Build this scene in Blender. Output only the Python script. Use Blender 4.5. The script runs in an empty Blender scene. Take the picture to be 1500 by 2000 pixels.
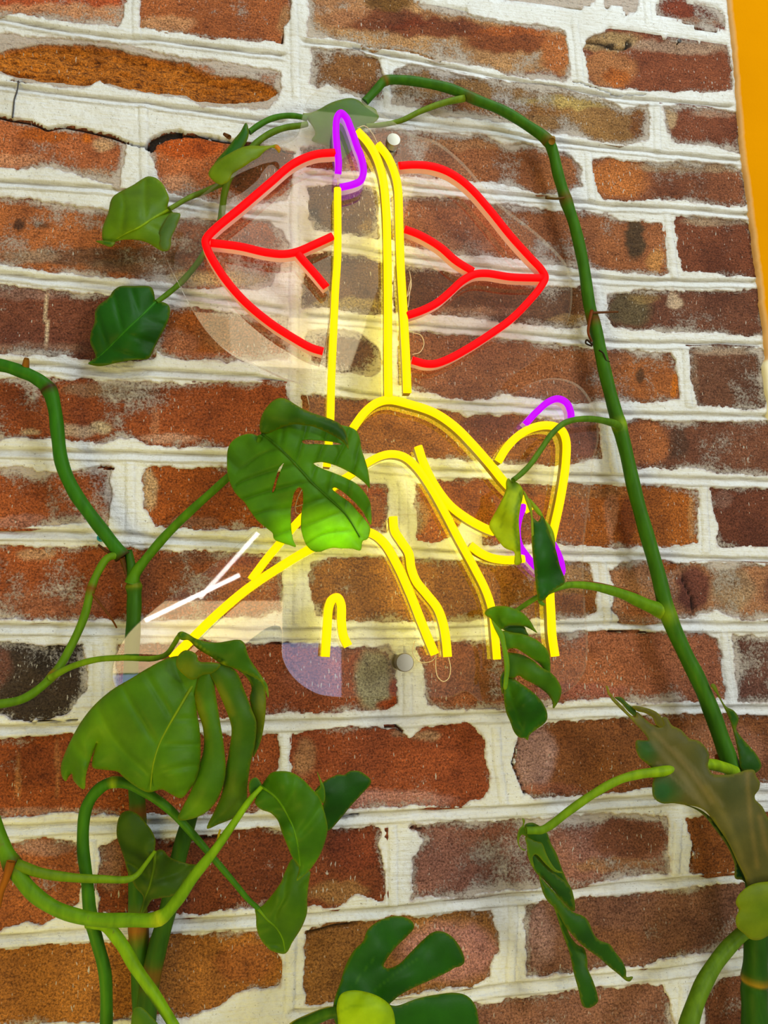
import bpy, math, random
import numpy as np
from mathutils import Vector, Matrix, geometry

# ------------------------------------------------------------------ camera
F = 1500.0                                   # focal length in pixels of the 1500x2000 frame
DIST = 0.62
def _unit(v): return v / np.linalg.norm(v)
AX = _unit(np.array([9500 - 750, 1150 - 1000, F]))
UP = np.array([640 - 750, -7700 - 1000, F]); UP = _unit(UP - AX * (AX @ UP) / (AX @ AX))
NY = np.cross(UP, AX)
RIGHT = np.array([AX[0], NY[0], UP[0]]); DOWN = np.array([AX[1], NY[1], UP[1]]); FWD = np.array([AX[2], NY[2], UP[2]])
CAM = np.array([0, 0, 1.55]) - DIST * FWD
cd = bpy.data.cameras.new('camera'); cam = bpy.data.objects.new('camera', cd)
bpy.context.scene.collection.objects.link(cam)
cd.sensor_fit = 'HORIZONTAL'; cd.sensor_width = 36; cd.lens = 36 * F / 1500; cd.clip_start = 0.01
cam.matrix_world = Matrix(((RIGHT[0], -DOWN[0], -FWD[0], CAM[0]), (RIGHT[1], -DOWN[1], -FWD[1], CAM[1]),
                           (RIGHT[2], -DOWN[2], -FWD[2], CAM[2]), (0, 0, 0, 1)))
S = bpy.context.scene; S.camera = cam; COL = S.collection
S.view_settings.view_transform = 'Standard'; S.view_settings.look = 'None'
S.view_settings.gamma = 1; S.view_settings.use_curve_mapping = False
S.view_settings.exposure = 0.0
S.cycles.use_denoising = True; S.cycles.transparent_max_bounces = 16; S.cycles.max_bounces = 8
S.cycles.sample_clamp_indirect = 4

# ------------------------------------------------------------------ world and lamps
w = bpy.data.worlds.new('world'); S.world = w; w.use_nodes = True
w.node_tree.nodes['Background'].inputs[0].default_value = (1.0, 0.98, 0.88, 1)
w.node_tree.nodes['Background'].inputs[1].default_value = 0.36
def area(name, loc, target, sx, sy, power, col, spread=math.pi):
    l = bpy.data.lights.new(name, 'AREA'); l.shape = 'RECTANGLE'; l.size = sx; l.size_y = sy; l.energy = power; l.color = col; l.spread = spread
    o = bpy.data.objects.new(name, l); COL.objects.link(o); o.location = loc
    o.rotation_euler = (Vector(target) - Vector(loc)).to_track_quat('-Z', 'Y').to_euler()
    return o
area('picture_lamp', (0.30, -0.62, 2.75), (-0.05, 0.0, 1.75), 0.45, 0.40, 8.0, (0.78, 0.92, 1.0))
area('room_lamp', (1.50, -1.95, 2.10), (0.0, 0.0, 1.5), 0.5, 0.5, 23.0, (0.93, 0.99, 1.0))
area('ceiling_panel', (0.045, -1.75, 2.60), (0.045, -1.75, 0.0), 0.49, 1.60, 4.2, (1.0, 0.88, 0.66))
area('warm_bounce_fill', (-0.75, -0.9, 0.60), (-0.1, 0.0, 1.15), 0.5, 0.5, 10.5, (1.0, 0.80, 0.06))  # added fill standing in for bounce off unseen yellow walls
area('far_window', (0.125, -2.50, 1.28), (0.125, 0.0, 1.28), 0.25, 0.35, 0.95, (0.50, 0.58, 1.0))
area('far_window', (-0.55, -2.50, 1.22), (-0.55, 0.0, 1.22), 0.40, 0.25, 1.2, (0.45, 0.55, 1.0))
area('ceiling_panel_end', (-0.08, -2.27, 2.59), (-0.08, -2.27, 0.0), 0.74, 0.50, 4.2, (1.0, 0.85, 0.46))
area('lit_far_wall', (-0.30, -2.52, 1.485), (-0.30, 0.0, 1.485), 0.64, 0.27, 3.4, (1.0, 0.72, 0.38))
def strip(name, a, b, power):
    a, b = Vector(a), Vector(b); o = area(name, (a + b) / 2, (a + b) / 2 + Vector((0, 1, 0)), (b - a).length, .016, power, (1.0, 1.0, 0.97))
    x = (b - a).normalized(); zz = Vector((0, -1, 0)); y = zz.cross(x).normalized()
    o.rotation_euler = Matrix((x, y, zz)).transposed().to_euler()
strip('tube_lamp', (-0.50, -2.5, 1.545), (-0.15, -2.5, 1.72), 0.40)
strip('tube_lamp', (-0.30, -2.5, 1.63), (-0.07, -2.5, 1.90), 0.26)

# ------------------------------------------------------------------ helpers
def at(px, py, dep=0.0):
    """Photograph pixel -> point on the plane dep millimetres in front of the wall (y = -dep)."""
    r = RIGHT * (px - 750) / F + DOWN * (py - 1000) / F + FWD
    return CAM + (-dep / 1000 - CAM[1]) / r[1] * r
def at_np(px, py, dep):
    px = np.asarray(px, float); py = np.asarray(py, float); dep = np.asarray(dep, float)
    r = RIGHT[None] * ((px - 750) / F)[:, None] + DOWN[None] * ((py - 1000) / F)[:, None] + FWD[None]
    t = (-dep / 1000 - CAM[1]) / r[:, 1]
    return CAM[None] + t[:, None] * r
def lin(c):
    c = np.asarray(c, float) / 255.0
    return np.where(c <= 0.04045, c / 12.92, ((c + 0.055) / 1.055) ** 2.4)
def link(name, me, mat=None, parent=None, loc=None):
    o = bpy.data.objects.new(name, me); COL.objects.link(o)
    if mat is not None and not me.materials: me.materials.append(mat)
    if parent is not None:
        o.parent = parent
        if parent.parent is None: o.location = -parent.location
    return o
def mesh(name, verts, faces, smooth=True):
    me = bpy.data.meshes.new(name); me.from_pydata([tuple(v) for v in verts], [], faces)
    if smooth: me.polygons.foreach_set('use_smooth', [True] * len(me.polygons))
    me.update(); return me
def thing(name, label, cat, loc, group=None):
    o = bpy.data.objects.new(name, None); COL.objects.link(o); o.location = loc; o.empty_display_size = 0.02
    o['label'] = label; o['category'] = cat
    if group: o['group'] = group
    return o
_tab = {}
def vnoise(x, z, sc, seed):
    """value noise in -1..1 with cell size sc"""
    if seed not in _tab: _tab[seed] = np.random.RandomState(seed).rand(256, 256) * 2 - 1
    T = _tab[seed]; x = x / sc; z = z / sc
    xi = np.floor(x).astype(int); zi = np.floor(z).astype(int); fx = x - xi; fz = z - zi
    fx = fx * fx * (3 - 2 * fx); fz = fz * fz * (3 - 2 * fz)
    a = T[xi & 255, zi & 255]; b = T[(xi + 1) & 255, zi & 255]; c = T[xi & 255, (zi + 1) & 255]; d = T[(xi + 1) & 255, (zi + 1) & 255]
    return (a * (1 - fx) + b * fx) * (1 - fz) + (c * (1 - fx) + d * fx) * fz
def set_attr(me, name, arr, kind='FLOAT'):
    at_ = me.attributes.new(name, 'FLOAT_COLOR' if kind == 'C' else 'FLOAT', 'POINT')
    if kind == 'C':
        a = np.ones((len(arr), 4)); a[:, :3] = arr; at_.data.foreach_set('color', a.ravel())
    else: at_.data.foreach_set('value', np.asarray(arr, float).ravel())
def inside(poly, x, y):
    poly = np.asarray(poly); n = len(poly); r = np.zeros(x.shape, bool)
    for i in range(n):
        x0, y0 = poly[i]; x1, y1 = poly[(i + 1) % n]
        if y0 == y1: continue
        c = ((y0 > y) != (y1 > y)) & (x < (x1 - x0) * (y - y0) / (y1 - y0) + x0)
        r ^= c
    return r
def segdist(pts, x, y, closed=True):
    pts = np.asarray(pts, float); n = len(pts); best = np.full(x.shape, 1e9)
    for i in range(n if closed else n - 1):
        p = pts[i]; q = pts[(i + 1) % n]; v = q - p; L = v @ v + 1e-12
        t = np.clip(((x - p[0]) * v[0] + (y - p[1]) * v[1]) / L, 0, 1)
        best = np.minimum(best, np.hypot(x - p[0] - t * v[0], y - p[1] - t * v[1]))
    return best
def catmull(pts, n=6, closed=False):
    """centripetal Catmull-Rom through pts (any dimension)"""
    P = np.asarray(pts, float); m = len(P); out = []
    if closed: ext = np.vstack([P[-1], P, P[0], P[1]])
    else: ext = np.vstack([2 * P[0] - P[1], P, 2 * P[-1] - P[-2]])
    for i in range(m if closed else m - 1):
        p0, p1, p2, p3 = ext[i:i + 4]
        t0 = 0.0; t1 = t0 + max(np.linalg.norm(p1[:2] - p0[:2]), 1e-6) ** .5; t2 = t1 + max(np.linalg.norm(p2[:2] - p1[:2]), 1e-6) ** .5; t3 = t2 + max(np.linalg.norm(p3[:2] - p2[:2]), 1e-6) ** .5
        for k in range(n):
            t = t1 + (t2 - t1) * k / n
            a1 = (t1 - t) / (t1 - t0) * p0 + (t - t0) / (t1 - t0) * p1
            a2 = (t2 - t) / (t2 - t1) * p1 + (t - t1) / (t2 - t1) * p2
            a3 = (t3 - t) / (t3 - t2) * p2 + (t - t2) / (t3 - t2) * p3
            b1 = (t2 - t) / (t2 - t0) * a1 + (t - t0) / (t2 - t0) * a2
            b2 = (t3 - t) / (t3 - t1) * a2 + (t - t1) / (t3 - t1) * a3
            out.append((t2 - t) / (t2 - t1) * b1 + (t - t1) / (t2 - t1) * b2)
    if not closed: out.append(P[-1])
    return np.array(out)

# ------------------------------------------------------------------ materials
def newmat(name):
    m = bpy.data.materials.new(name); m.use_nodes = True; nt = m.node_tree
    return m, nt, nt.nodes, nt.nodes['Principled BSDF']
class G:
    """tiny node-graph helper"""
    def __init__(s, nt): s.nt = nt
    def n(s, t, **k):
        nd = s.nt.nodes.new(t)
        for a, b in k.items(): setattr(nd, a, b)
        return nd
    def l(s, a, b): s.nt.links.new(a, b)
    def noise(s, vec, scale, detail=4, rough=.55):
        nd = s.n('ShaderNodeTexNoise'); nd.inputs['Scale'].default_value = scale; nd.inputs['Detail'].default_value = detail; nd.inputs['Roughness'].default_value = rough
        s.l(vec, nd.inputs['Vector']); return nd.outputs['Fac']
    def math(s, op, a, b=None, clamp=False):
        nd = s.n('ShaderNodeMath', operation=op, use_clamp=clamp)
        for i, v in enumerate((a, b)):
            if v is None: continue
            if isinstance(v, (int, float)): nd.inputs[i].default_value = v
            else: s.l(v, nd.inputs[i])
        return nd.outputs[0]
    def ramp(s, fac, lo, hi):
        nd = s.n('ShaderNodeMapRange'); nd.inputs['From Min'].default_value = lo; nd.inputs['From Max'].default_value = hi
        s.l(fac, nd.inputs['Value']); return nd.outputs[0]
    def mix(s, fac, a, b, mode='MIX'):
        nd = s.n('ShaderNodeMix', data_type='RGBA', blend_type=mode)
        for i, v in ((0, fac), (6, a), (7, b)):
            if isinstance(v, (int, float)): nd.inputs[i].default_value = v
            elif isinstance(v, tuple): nd.inputs[i].default_value = (*v, 1)
            else: s.l(v, nd.inputs[i])
        return nd.outputs[2]
    def attr(s, name, typ='GEOMETRY'):
        return s.n('ShaderNodeAttribute', attribute_name=name, attribute_type=typ)
    def mapped(s, sc):
        g = s.n('ShaderNodeNewGeometry'); m = s.n('ShaderNodeMapping'); m.inputs['Scale'].default_value = sc
        s.l(g.outputs['Position'], m.inputs['Vector']); return m.outputs[0]
    def bump(s, h, strength, dist, bsdf):
        b = s.n('ShaderNodeBump'); b.inputs['Strength'].default_value = strength; b.inputs['Distance'].default_value = dist
        s.l(h, b.inputs['Height']); s.l(b.outputs[0], bsdf.inputs['Normal'])

def mat_brick():
    m, nt, N, b = newmat('old_brick'); g = G(nt)
    pos = g.mapped((1, 1, 1)); strk = g.mapped((120, 1, 300)); vert = g.mapped((620, 1, 170))
    col = g.attr('col').outputs['Color']; wash = g.attr('wash').outputs['Fac']
    n0 = g.noise(pos, 20, 4, .6); n1 = g.noise(pos, 60, 6, .7); n2 = g.noise(pos, 400, 5, .75); n3 = g.noise(pos, 640, 4, .75); n4 = g.noise(strk, 1.0, 5, .7)
    c = g.mix(g.ramp(n0, .32, .68), g.mix(1.0, col, (.70, .66, .66), 'MULTIPLY'), g.mix(1.0, col, (1.25, 1.30, 1.25), 'MULTIPLY'))
    c = g.mix(g.math('MULTIPLY', g.ramp(n1, .46, .30), .8), c, g.mix(1.0, c, (.48, .42, .40), 'MULTIPLY'))
    c = g.mix(g.math('MULTIPLY', g.ramp(n1, .52, .72), .6), c, g.mix(1.0, c, (1.5, 1.5, 1.4), 'MULTIPLY'))
    c = g.mix(g.ramp(n3, .36, .64), g.mix(1.0, c, (.36, .31, .28), 'MULTIPLY'), g.mix(1.0, c, (1.85, 1.95, 1.95), 'MULTIPLY'))
    c = g.mix(g.math('MULTIPLY', g.ramp(n2, .42, .30), .8), c, g.mix(1.0, col, (.26, .20, .17), 'MULTIPLY'))
    c = g.mix(g.math('MULTIPLY', g.ramp(n4, .52, .70), .6), c, g.mix(1.0, col, (1.7, 1.7, 1.6), 'MULTIPLY'))
    # whitewash left in the pores: rises with the wash attribute
    s = g.math('ADD', g.math('MULTIPLY', n2, .42), g.math('ADD', g.math('MULTIPLY', n1, .36), g.math('MULTIPLY', n3, .22)))
    s = g.math('ADD', s, g.math('MULTIPLY', wash, .60))
    wm = g.math('MULTIPLY', g.ramp(s, .715, .815), .86)
    c = g.mix(wm, c, (.78, .70, .61))
    # paint drips: short vertical flecks
    nv = g.noise(vert, 1.0, 1, .4)
    fl = g.math('MULTIPLY', g.ramp(g.math('ADD', nv, g.math('MULTIPLY', g.math('SUBTRACT', n0, .5), .35)), .712, .735), .85)
    c = g.mix(fl, c, (.80, .74, .64))
    st = g.noise(g.mapped((110, 1, 380)), 1.0, 5, .75); c = g.mix(g.math('MULTIPLY', g.ramp(st, .47, .36), .62), c, g.mix(1.0, c, (.34, .28, .25), 'MULTIPLY'))
    rg = g.attr('rough').outputs['Fac']; c = g.mix(g.math('MULTIPLY', rg, g.math('MULTIPLY', g.ramp(st, .50, .40), .8)), c, g.mix(1.0, c, (.30, .24, .20), 'MULTIPLY'))
    # dark pits
    c = g.mix(g.math('MULTIPLY', g.ramp(n2, .315, .28), .85), c, (.025, .014, .010))
    g.l(c, b.inputs['Base Color']); b.inputs['Roughness'].default_value = .82; b.inputs['Specular IOR Level'].default_value = .25
    h = g.math('ADD', g.math('MULTIPLY', n2, 1.0), g.math('ADD', g.math('MULTIPLY', n4, .7), g.math('ADD', g.math('MULTIPLY', wm, .35), g.math('MULTIPLY', st, 1.2))))
    g.bump(h, 1.0, .0034, b)
    return m
def mat_mortar():
    m, nt, N, b = newmat('painted_mortar'); g = G(nt)
    pos = g.mapped((1, 1, 1)); strk = g.mapped((30, 1, 320))
    n1 = g.noise(pos, 24, 5, .6); n2 = g.noise(pos, 300, 5, .65); n3 = g.noise(strk, 1, 5, .65)
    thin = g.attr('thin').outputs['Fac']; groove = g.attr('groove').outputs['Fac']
    c = g.mix(g.ramp(n1, .35, .7), (.76, .775, .765), (.655, .655, .62))
    c = g.mix(g.math('MULTIPLY', g.ramp(n2, .52, .70), .5), c, (.52, .49, .42))
    n6 = g.noise(pos, 520, 3, .6); c = g.mix(g.math('MULTIPLY', g.ramp(n6, .34, .29), .7), c, (.13, .11, .09))
    n5 = g.noise(pos, 8, 5, .65); c = g.mix(g.math('MULTIPLY', g.ramp(n5, .50, .68), .35), c, (.60, .575, .50))
    c = g.mix(g.math('MULTIPLY', g.ramp(n3, .56, .72), .5), c, (.50, .43, .31))
    c = g.mix(g.math('MULTIPLY', groove, g.ramp(n3, .24, .56)), c, (.24, .21, .16))  # joint stain, with the groove's shade put into the colour too
    c = g.mix(g.attr('crack').outputs['Fac'], c, (.030, .018, .012))  # dark soil in the cracks, with their shade painted in
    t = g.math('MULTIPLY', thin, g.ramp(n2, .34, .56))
    c = g.mix(g.math('MULTIPLY', t, .8), c, (.30, .15, .09))  # thin paint over brick at the edges, plus lip shade painted in
    g.l(c, b.inputs['Base Color']); b.inputs['Roughness'].default_value = .7; b.inputs['Specular IOR Level'].default_value = .3
    g.bump(g.math('ADD', n2, g.math('MULTIPLY', n3, 1.3)), .8, .0018, b)
    return m
def mat_yellow():
    m, nt, N, b = newmat('yellow_paint'); g = G(nt)
    pos = g.mapped((1, 1, 1)); n1 = g.noise(pos, 9, 4); n2 = g.noise(pos, 500, 3)
    c = g.mix(g.ramp(n1, .3, .7), (.60, .235, .0008), (.66, .265, .001))
    c = g.mix(g.attr('cream').outputs['Fac'], c, (.80, .72, .48))
    g.l(c, b.inputs['Base Color']); b.inputs['Roughness'].default_value = .7; b.inputs['Specular IOR Level'].default_value = 0.0
    g.bump(n2, .25, .0008, b); return m
def mat_leaf():
    m, nt, N, b = newmat('leaf'); g = G(nt)
    pos = g.mapped((1, 1, 1)); n1 = g.noise(pos, 60, 4); n2 = g.noise(pos, 700, 3)
    col = g.mix(1.0, g.attr('col').outputs['Color'], (1.24, 1.12, .24), 'MULTIPLY'); vein = g.attr('vein').outputs['Fac']
    c = g.mix(g.ramp(n1, .3, .7), g.mix(1.0, col, (.80, .84, .8), 'MULTIPLY'), g.mix(1.0, col, (1.22, 1.15, 1.1), 'MULTIPLY'))
    c = g.mix(g.math('MULTIPLY', vein, .5), c, g.mix(1.0, col, (1.7, 1.5, 1.6), 'MULTIPLY'))
    g.l(c, b.inputs['Base Color']); b.inputs['Roughness'].default_value = .5; b.inputs['Specular IOR Level'].default_value = .22
    g.bump(g.math('ADD', n2, g.math('MULTIPLY', vein, -.8)), .2, .0006, b)
    tr = g.n('ShaderNodeBsdfTranslucent'); g.l(g.mix(1.0, c, (1.9, 2.0, .6), 'MULTIPLY'), tr.inputs['Color'])
    mx = g.n('ShaderNodeMixShader'); mx.inputs[0].default_value = .36
    g.l(b.outputs[0], mx.inputs[1]); g.l(tr.outputs[0], mx.inputs[2]); g.l(mx.outputs[0], N['Material Output'].inputs[0])
    return m
def mat_stem():
    m, nt, N, b = newmat('stem'); g = G(nt)
    pos = g.mapped((1, 1, .25)); n1 = g.noise(pos, 180, 4); n2 = g.noise(pos, 30, 3)
    col = g.mix(1.0, g.attr('col').outputs['Color'], (1.35, 1.0, .28), 'MULTIPLY')
    c = g.mix(g.ramp(n1, .3, .7), g.mix(1.0, col, (.72, .76, .7), 'MULTIPLY'), g.mix(1.0, col, (1.25, 1.2, 1.15), 'MULTIPLY'))
    c = g.mix(g.math('MULTIPLY', g.ramp(n1, .68, .74), .5), c, (.10, .055, .02))
    g.l(c, b.inputs['Base Color']); b.inputs['Roughness'].default_value = .5; b.inputs['Specular IOR Level'].default_value = .12
    g.bump(n1, .3, .0008, b); return m
def simple(name, col, rough=.5, metal=0.0, emit=None, estr=0):
    m, nt, N, b = newmat(name); b.inputs['Base Color'].default_value = (*col, 1); b.inputs['Roughness'].default_value = rough; b.inputs['Metallic'].default_value = metal
    if emit: b.inputs['Emission Color'].default_value = (*emit, 1); b.inputs['Emission Strength'].default_value = estr
    return m
def mat_metal():
    m, nt, N, b = newmat('brushed_steel'); g = G(nt)
    tc = g.n('ShaderNodeTexCoord'); gr = g.n('ShaderNodeTexGradient', gradient_type='RADIAL'); g.l(tc.outputs['Object'], gr.inputs[0])
    wv = g.math('SINE', g.math('MULTIPLY', gr.outputs['Fac'], 25.13)); n = g.noise(tc.outputs['Object'], 1500, 2)
    c = g.mix(g.ramp(wv, -1, 1), (.12, .11, .075), (.58, .56, .46)); c = g.mix(g.math('MULTIPLY', n, .3), c, (.5, .46, .36))  # light and dark sectors: brushed sheen put into the base colour
    g.l(c, b.inputs['Base Color']); b.inputs['Metallic'].default_value = 1; b.inputs['Roughness'].default_value = .42; return m
def mat_acrylic(name, edge):
    m = bpy.data.materials.new(name); m.use_nodes = True; nt = m.node_tree; N = nt.nodes; N.remove(N['Principled BSDF']); g = G(nt)
    tr = g.n('ShaderNodeBsdfTransparent'); tr.inputs[0].default_value = (.992, .99, .985, 1)
    gl = g.n('ShaderNodeBsdfGlossy'); gl.inputs['Roughness'].default_value = .02; gl.inputs['Color'].default_value = (1, 1, 1, 1)
    fr = g.n('ShaderNodeFresnel'); fr.inputs[0].default_value = 1.49; ge = g.n('ShaderNodeNewGeometry')
    fac = g.math('MULTIPLY', g.math('MULTIPLY', fr.outputs[0], 1.7), g.math('SUBTRACT', 1.0, ge.outputs['Backfacing']), True)
    m1 = g.n('ShaderNodeMixShader'); g.l(fac, m1.inputs[0]); g.l(tr.outputs[0], m1.inputs[1]); g.l(gl.outputs[0], m1.inputs[2])
    out = m1.outputs[0]
    if edge:
        df = g.n('ShaderNodeBsdfTranslucent'); df.inputs[0].default_value = (.85, .72, .50, 1)
        m2 = g.n('ShaderNodeMixShader'); m2.inputs[0].default_value = .22; g.l(out, m2.inputs[1]); g.l(df.outputs[0], m2.inputs[2]); out = m2.outputs[0]
    g.l(out, N['Material Output'].inputs[0]); return m
M_BRICK = mat_brick(); M_MORTAR = mat_mortar(); M_YEL = mat_yellow(); M_LEAF = mat_leaf(); M_STEM = mat_stem(); M_METAL = mat_metal()
M_ACR = mat_acrylic('clear_acrylic', False); M_ACR_EDGE = mat_acrylic('acrylic_edge', True)

# ------------------------------------------------------------------ wall_back: every brick traced on the photograph's wall plane
# (outline px, colour, wash, patches[(px, py, rx, ry, colour, strength)])
BR = []
def B(poly, col, wash=.25, patches=(), deep=None): BR.append((poly, col, wash, list(patches), deep))
WHT = (205, 185, 165)
# left half
B([(-70,-75),(243,-75),(243,0),(238,35),(230,52),(190,48),(130,42),(60,28),(0,28),(-70,20)], (170,80,50), .3, [(120,30,200,22,(205,145,125),.8)])
B([(272,-75),(560,-75),(566,0),(566,35),(553,55),(551,85),(500,82),(440,78),(380,68),(320,60),(276,53),(275,20)], (150,85,55), .25, [(320,50,60,20,(195,150,130),.6),(560,40,15,30,(165,125,100),.7)])
B([(-60,60),(0,66),(80,72),(150,80),(210,84),(280,98),(360,113),(400,120),(470,128),(545,140),(550,175),(540,195),(520,212),(450,210),(395,206),(365,191),(300,185),(255,180),(215,168),(192,157),(165,173),(115,167),(40,156),(0,143),(-60,135)], (165,105,80), .5, [(470,195,22,12,WHT,.8)],
  dict(poly=[(-60,85),(0,100),(60,86),(150,86),(220,92),(300,112),(370,122),(398,142),(430,148),(480,150),(530,165),(545,180),(520,198),(440,203),(385,200),(365,188),(300,182),(255,176),(215,164),(165,168),(115,163),(40,153),(0,140),(-60,130)], col=(172,102,36)))
B([(-60,222),(0,228),(25,235),(60,240),(90,253),(130,248),(180,258),(220,268),(243,277),(245,290),(240,320),(232,365),(190,350),(130,335),(100,328),(40,330),(0,325),(-60,320)], (168,95,65), .3, [(85,262,50,14,(160,80,25),.9),(170,270,10,10,(190,100,20),.9),(205,280,25,14,(205,170,150),.7),(30,315,60,14,(195,140,125),.6),(180,345,50,14,(200,160,145),.6)])
B([(293,285),(300,270),(330,258),(370,262),(430,277),(500,285),(560,292),(573,300),(571,330),(568,370),(560,390),(530,397),(470,402),(430,396),(380,388),(330,376),(310,350),(300,310)], (178,100,65), .3, [(370,285,70,24,(170,75,20),.9),(500,330,75,60,(96,50,28),.95),(345,360,40,20,(205,150,130),.7),(560,385,30,15,(190,140,120),.5)])
B([(-60,383),(0,388),(60,392),(130,400),(210,410),(300,420),(350,427),(400,432),(440,429),(480,430),(520,435),(550,455),(560,478),(560,505),(545,532),(530,555),(500,565),(430,562),(360,558),(280,545),(160,537),(100,530),(40,522),(0,516),(-60,510)], (170,98,62), .28, [(420,470,120,40,(152,98,80),.8),(200,500,190,18,(92,68,62),.75),(60,500,60,14,(160,130,125),.7),(270,520,110,18,(120,98,92),.7),(500,490,60,40,(120,60,40),.5),(35,437,10,12,(70,45,40),.9),(80,440,18,8,(80,55,45),.7),(420,545,120,14,(205,190,165),.7)])
B([(-60,553),(0,558),(60,565),(140,573),(200,578),(300,585),(312,640),(300,700),(170,705),(150,700),(130,690),(90,692),(50,693),(0,690),(-60,686)], (118,66,54), .22, [(60,572,120,14,(150,120,125),.5),(91,632,3.2,58,(205,180,168),.95),(60,683,110,14,(165,125,115),.6),(170,685,20,22,(80,45,40),.6)])
B([(325,597),(370,602),(430,612),(500,620),(560,622),(566,660),(560,700),(490,706),(430,705),(370,703),(330,697),(305,685),(312,640)], (150,82,40), .3, [(350,670,40,25,(175,115,100),.6),(480,650,90,40,(140,98,72),.7),(400,695,100,8,(175,110,100),.6)])
B([(-60,745),(0,743),(40,736),(130,742),(350,750),(520,747),(560,752),(562,800),(560,868),(440,873),(366,872),(290,870),(260,853),(233,856),(207,865),(173,867),(140,860),(100,855),(0,860),(-60,858)], (145,72,38), .28, [(250,765,60,18,(110,85,75),.8),(180,760,60,14,(150,115,95),.7),(150,840,40,12,(205,180,165),.7),(200,835,20,12,WHT,.8),(303,825,8,40,(170,110,85),.7),(330,858,60,10,(185,140,130),.7),(60,845,20,6,WHT,.6)])
B([(-60,911),(0,913),(60,916),(70,925),(130,923),(170,916),(205,908),(222,915),(218,950),(212,1000),(210,1028),(190,1020),(150,1020),(100,1024),(60,1030),(0,1030),(-60,1030)], (158,80,42), .28, [(50,910,60,14,(170,120,110),.6),(40,1018,60,14,(170,120,115),.6),(150,1010,50,12,(130,90,90),.6)])
B([(282,912),(340,910),(440,913),(560,925),(700,945),(752,950),(758,985),(756,1040),(700,1035),(600,1030),(500,1030),(400,1033),(330,1028),(305,1028),(283,990),(278,940)], (150,74,28), .2, [(290,955,16,40,(190,160,130),.7),(380,1020,50,12,(150,105,90),.7),(735,1000,25,40,(140,90,55),.5)])
B([(-60,1062),(0,1064),(100,1068),(200,1068),(300,1075),(400,1078),(480,1082),(545,1090),(556,1130),(550,1190),(500,1205),(420,1210),(300,1212),(200,1213),(130,1210),(60,1212),(0,1208),(-60,1206)], (152,76,38), .3, [(90,1180,120,28,(165,105,80),.6),(330,1130,100,50,(125,75,50),.5),(70,1082,40,12,(190,150,120),.6),(380,1090,60,12,(110,75,60),.6),(480,1150,70,50,(165,100,45),.5)])
B([(-60,1258),(0,1256),(80,1262),(130,1258),(162,1256),(170,1300),(165,1345),(140,1385),(95,1402),(50,1405),(0,1397),(-60,1395)], (62,46,34), .22, [(-20,1300,40,50,(120,70,55),.6),(110,1290,60,30,(40,32,28),.6),(90,1380,60,20,(50,38,30),.6)])
B([(230,1258),(300,1258),(400,1255),(480,1258),(560,1258),(640,1262),(700,1265),(760,1258),(772,1290),(775,1350),(778,1375),(760,1385),(730,1387),(690,1382),(620,1395),(560,1390),(515,1395),(440,1400),(300,1405),(235,1400),(225,1330)], (140,70,40), .25, [(730,1325,38,62,(148,136,106),1.0),(768,1352,10,24,(150,62,20),1.0),(752,1376,20,9,(150,62,20),.9),(610,1320,60,40,(125,68,52),.6),(660,1275,40,14,(120,80,60),.5)])
B([(-60,1447),(60,1445),(110,1436),(200,1438),(350,1436),(480,1436),(540,1437),(543,1470),(542,1500),(530,1560),(500,1580),(420,1590),(250,1590),(120,1590),(0,1595),(-60,1597)], (142,68,28), .15, [(60,1500,60,40,(110,50,22),.5),(35,1520,5,50,(180,120,70),.5),(112,1500,5,60,(180,120,70),.5),(100,1586,120,8,(160,120,100),.6)])
B([(-60,1648),(10,1645),(70,1637),(130,1640),(157,1645),(160,1690),(155,1740),(148,1765),(110,1790),(80,1805),(50,1800),(0,1812),(-60,1816)], (150,80,34), .2, [(90,1655,60,18,(150,110,85),.7)])
B([(198,1655),(230,1640),(310,1637),(430,1632),(500,1618),(560,1623),(640,1624),(725,1613),(740,1628),(750,1690),(753,1725),(748,1757),(700,1745),(660,1772),(600,1773),(520,1772),(440,1776),(370,1788),(280,1782),(195,1782),(192,1720)], (115,55,24), .15, [(215,1690,25,50,(145,110,85),.5),(660,1742,60,22,(150,112,60),.5),(690,1660,50,40,(120,50,25),.5)])
B([(-60,1858),(60,1850),(170,1840),(260,1838),(330,1828),(400,1826),(490,1817),(520,1830),(545,1875),(547,1922),(520,1928),(490,1928),(450,1945),(410,1970),(370,1983),(310,1980),(260,1990),(200,1992),(130,1996),(60,2000),(-60,2005)], (148,88,28), .14, [(480,1880,60,40,(140,70,25),.5)])
# right half
B([(900,-75),(1155,-75),(1158,0),(1140,13),(1080,10),(1000,0),(930,-20)], (165,120,100), .6)
B([(1183,-75),(1260,-75),(1248,0),(1240,22),(1222,25),(1215,10),(1200,5),(1183,12)], (150,85,60), .5)
B([(1283,10),(1300,-5),(1330,0),(1352,8),(1380,12),(1412,28),(1415,55),(1380,58),(1340,42),(1290,30),(1281,22)], (118,55,42), .3, [(1350,45,70,10,(160,130,130),.7)])
B([(603,-75),(720,-30),(790,0),(850,15),(920,30),(1000,45),(1060,52),(1102,60),(1108,110),(1115,155),(1100,163),(1060,155),(1000,148),(960,136),(900,126),(850,118),(800,103),(770,94),(730,95),(690,82),(640,73),(600,70),(605,20)], (172,130,104), .36, [(740,38,110,22,(100,45,28),.9),(860,55,110,20,(105,45,25),.9),(990,80,90,26,(118,55,25),.9),(1085,105,30,40,(152,86,50),.9),(1010,60,70,10,(160,85,45),.8),(760,5,50,16,(95,62,18),.9),(660,20,60,30,(165,115,95),.7),(1040,150,70,10,(130,65,40),.8)])
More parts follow.
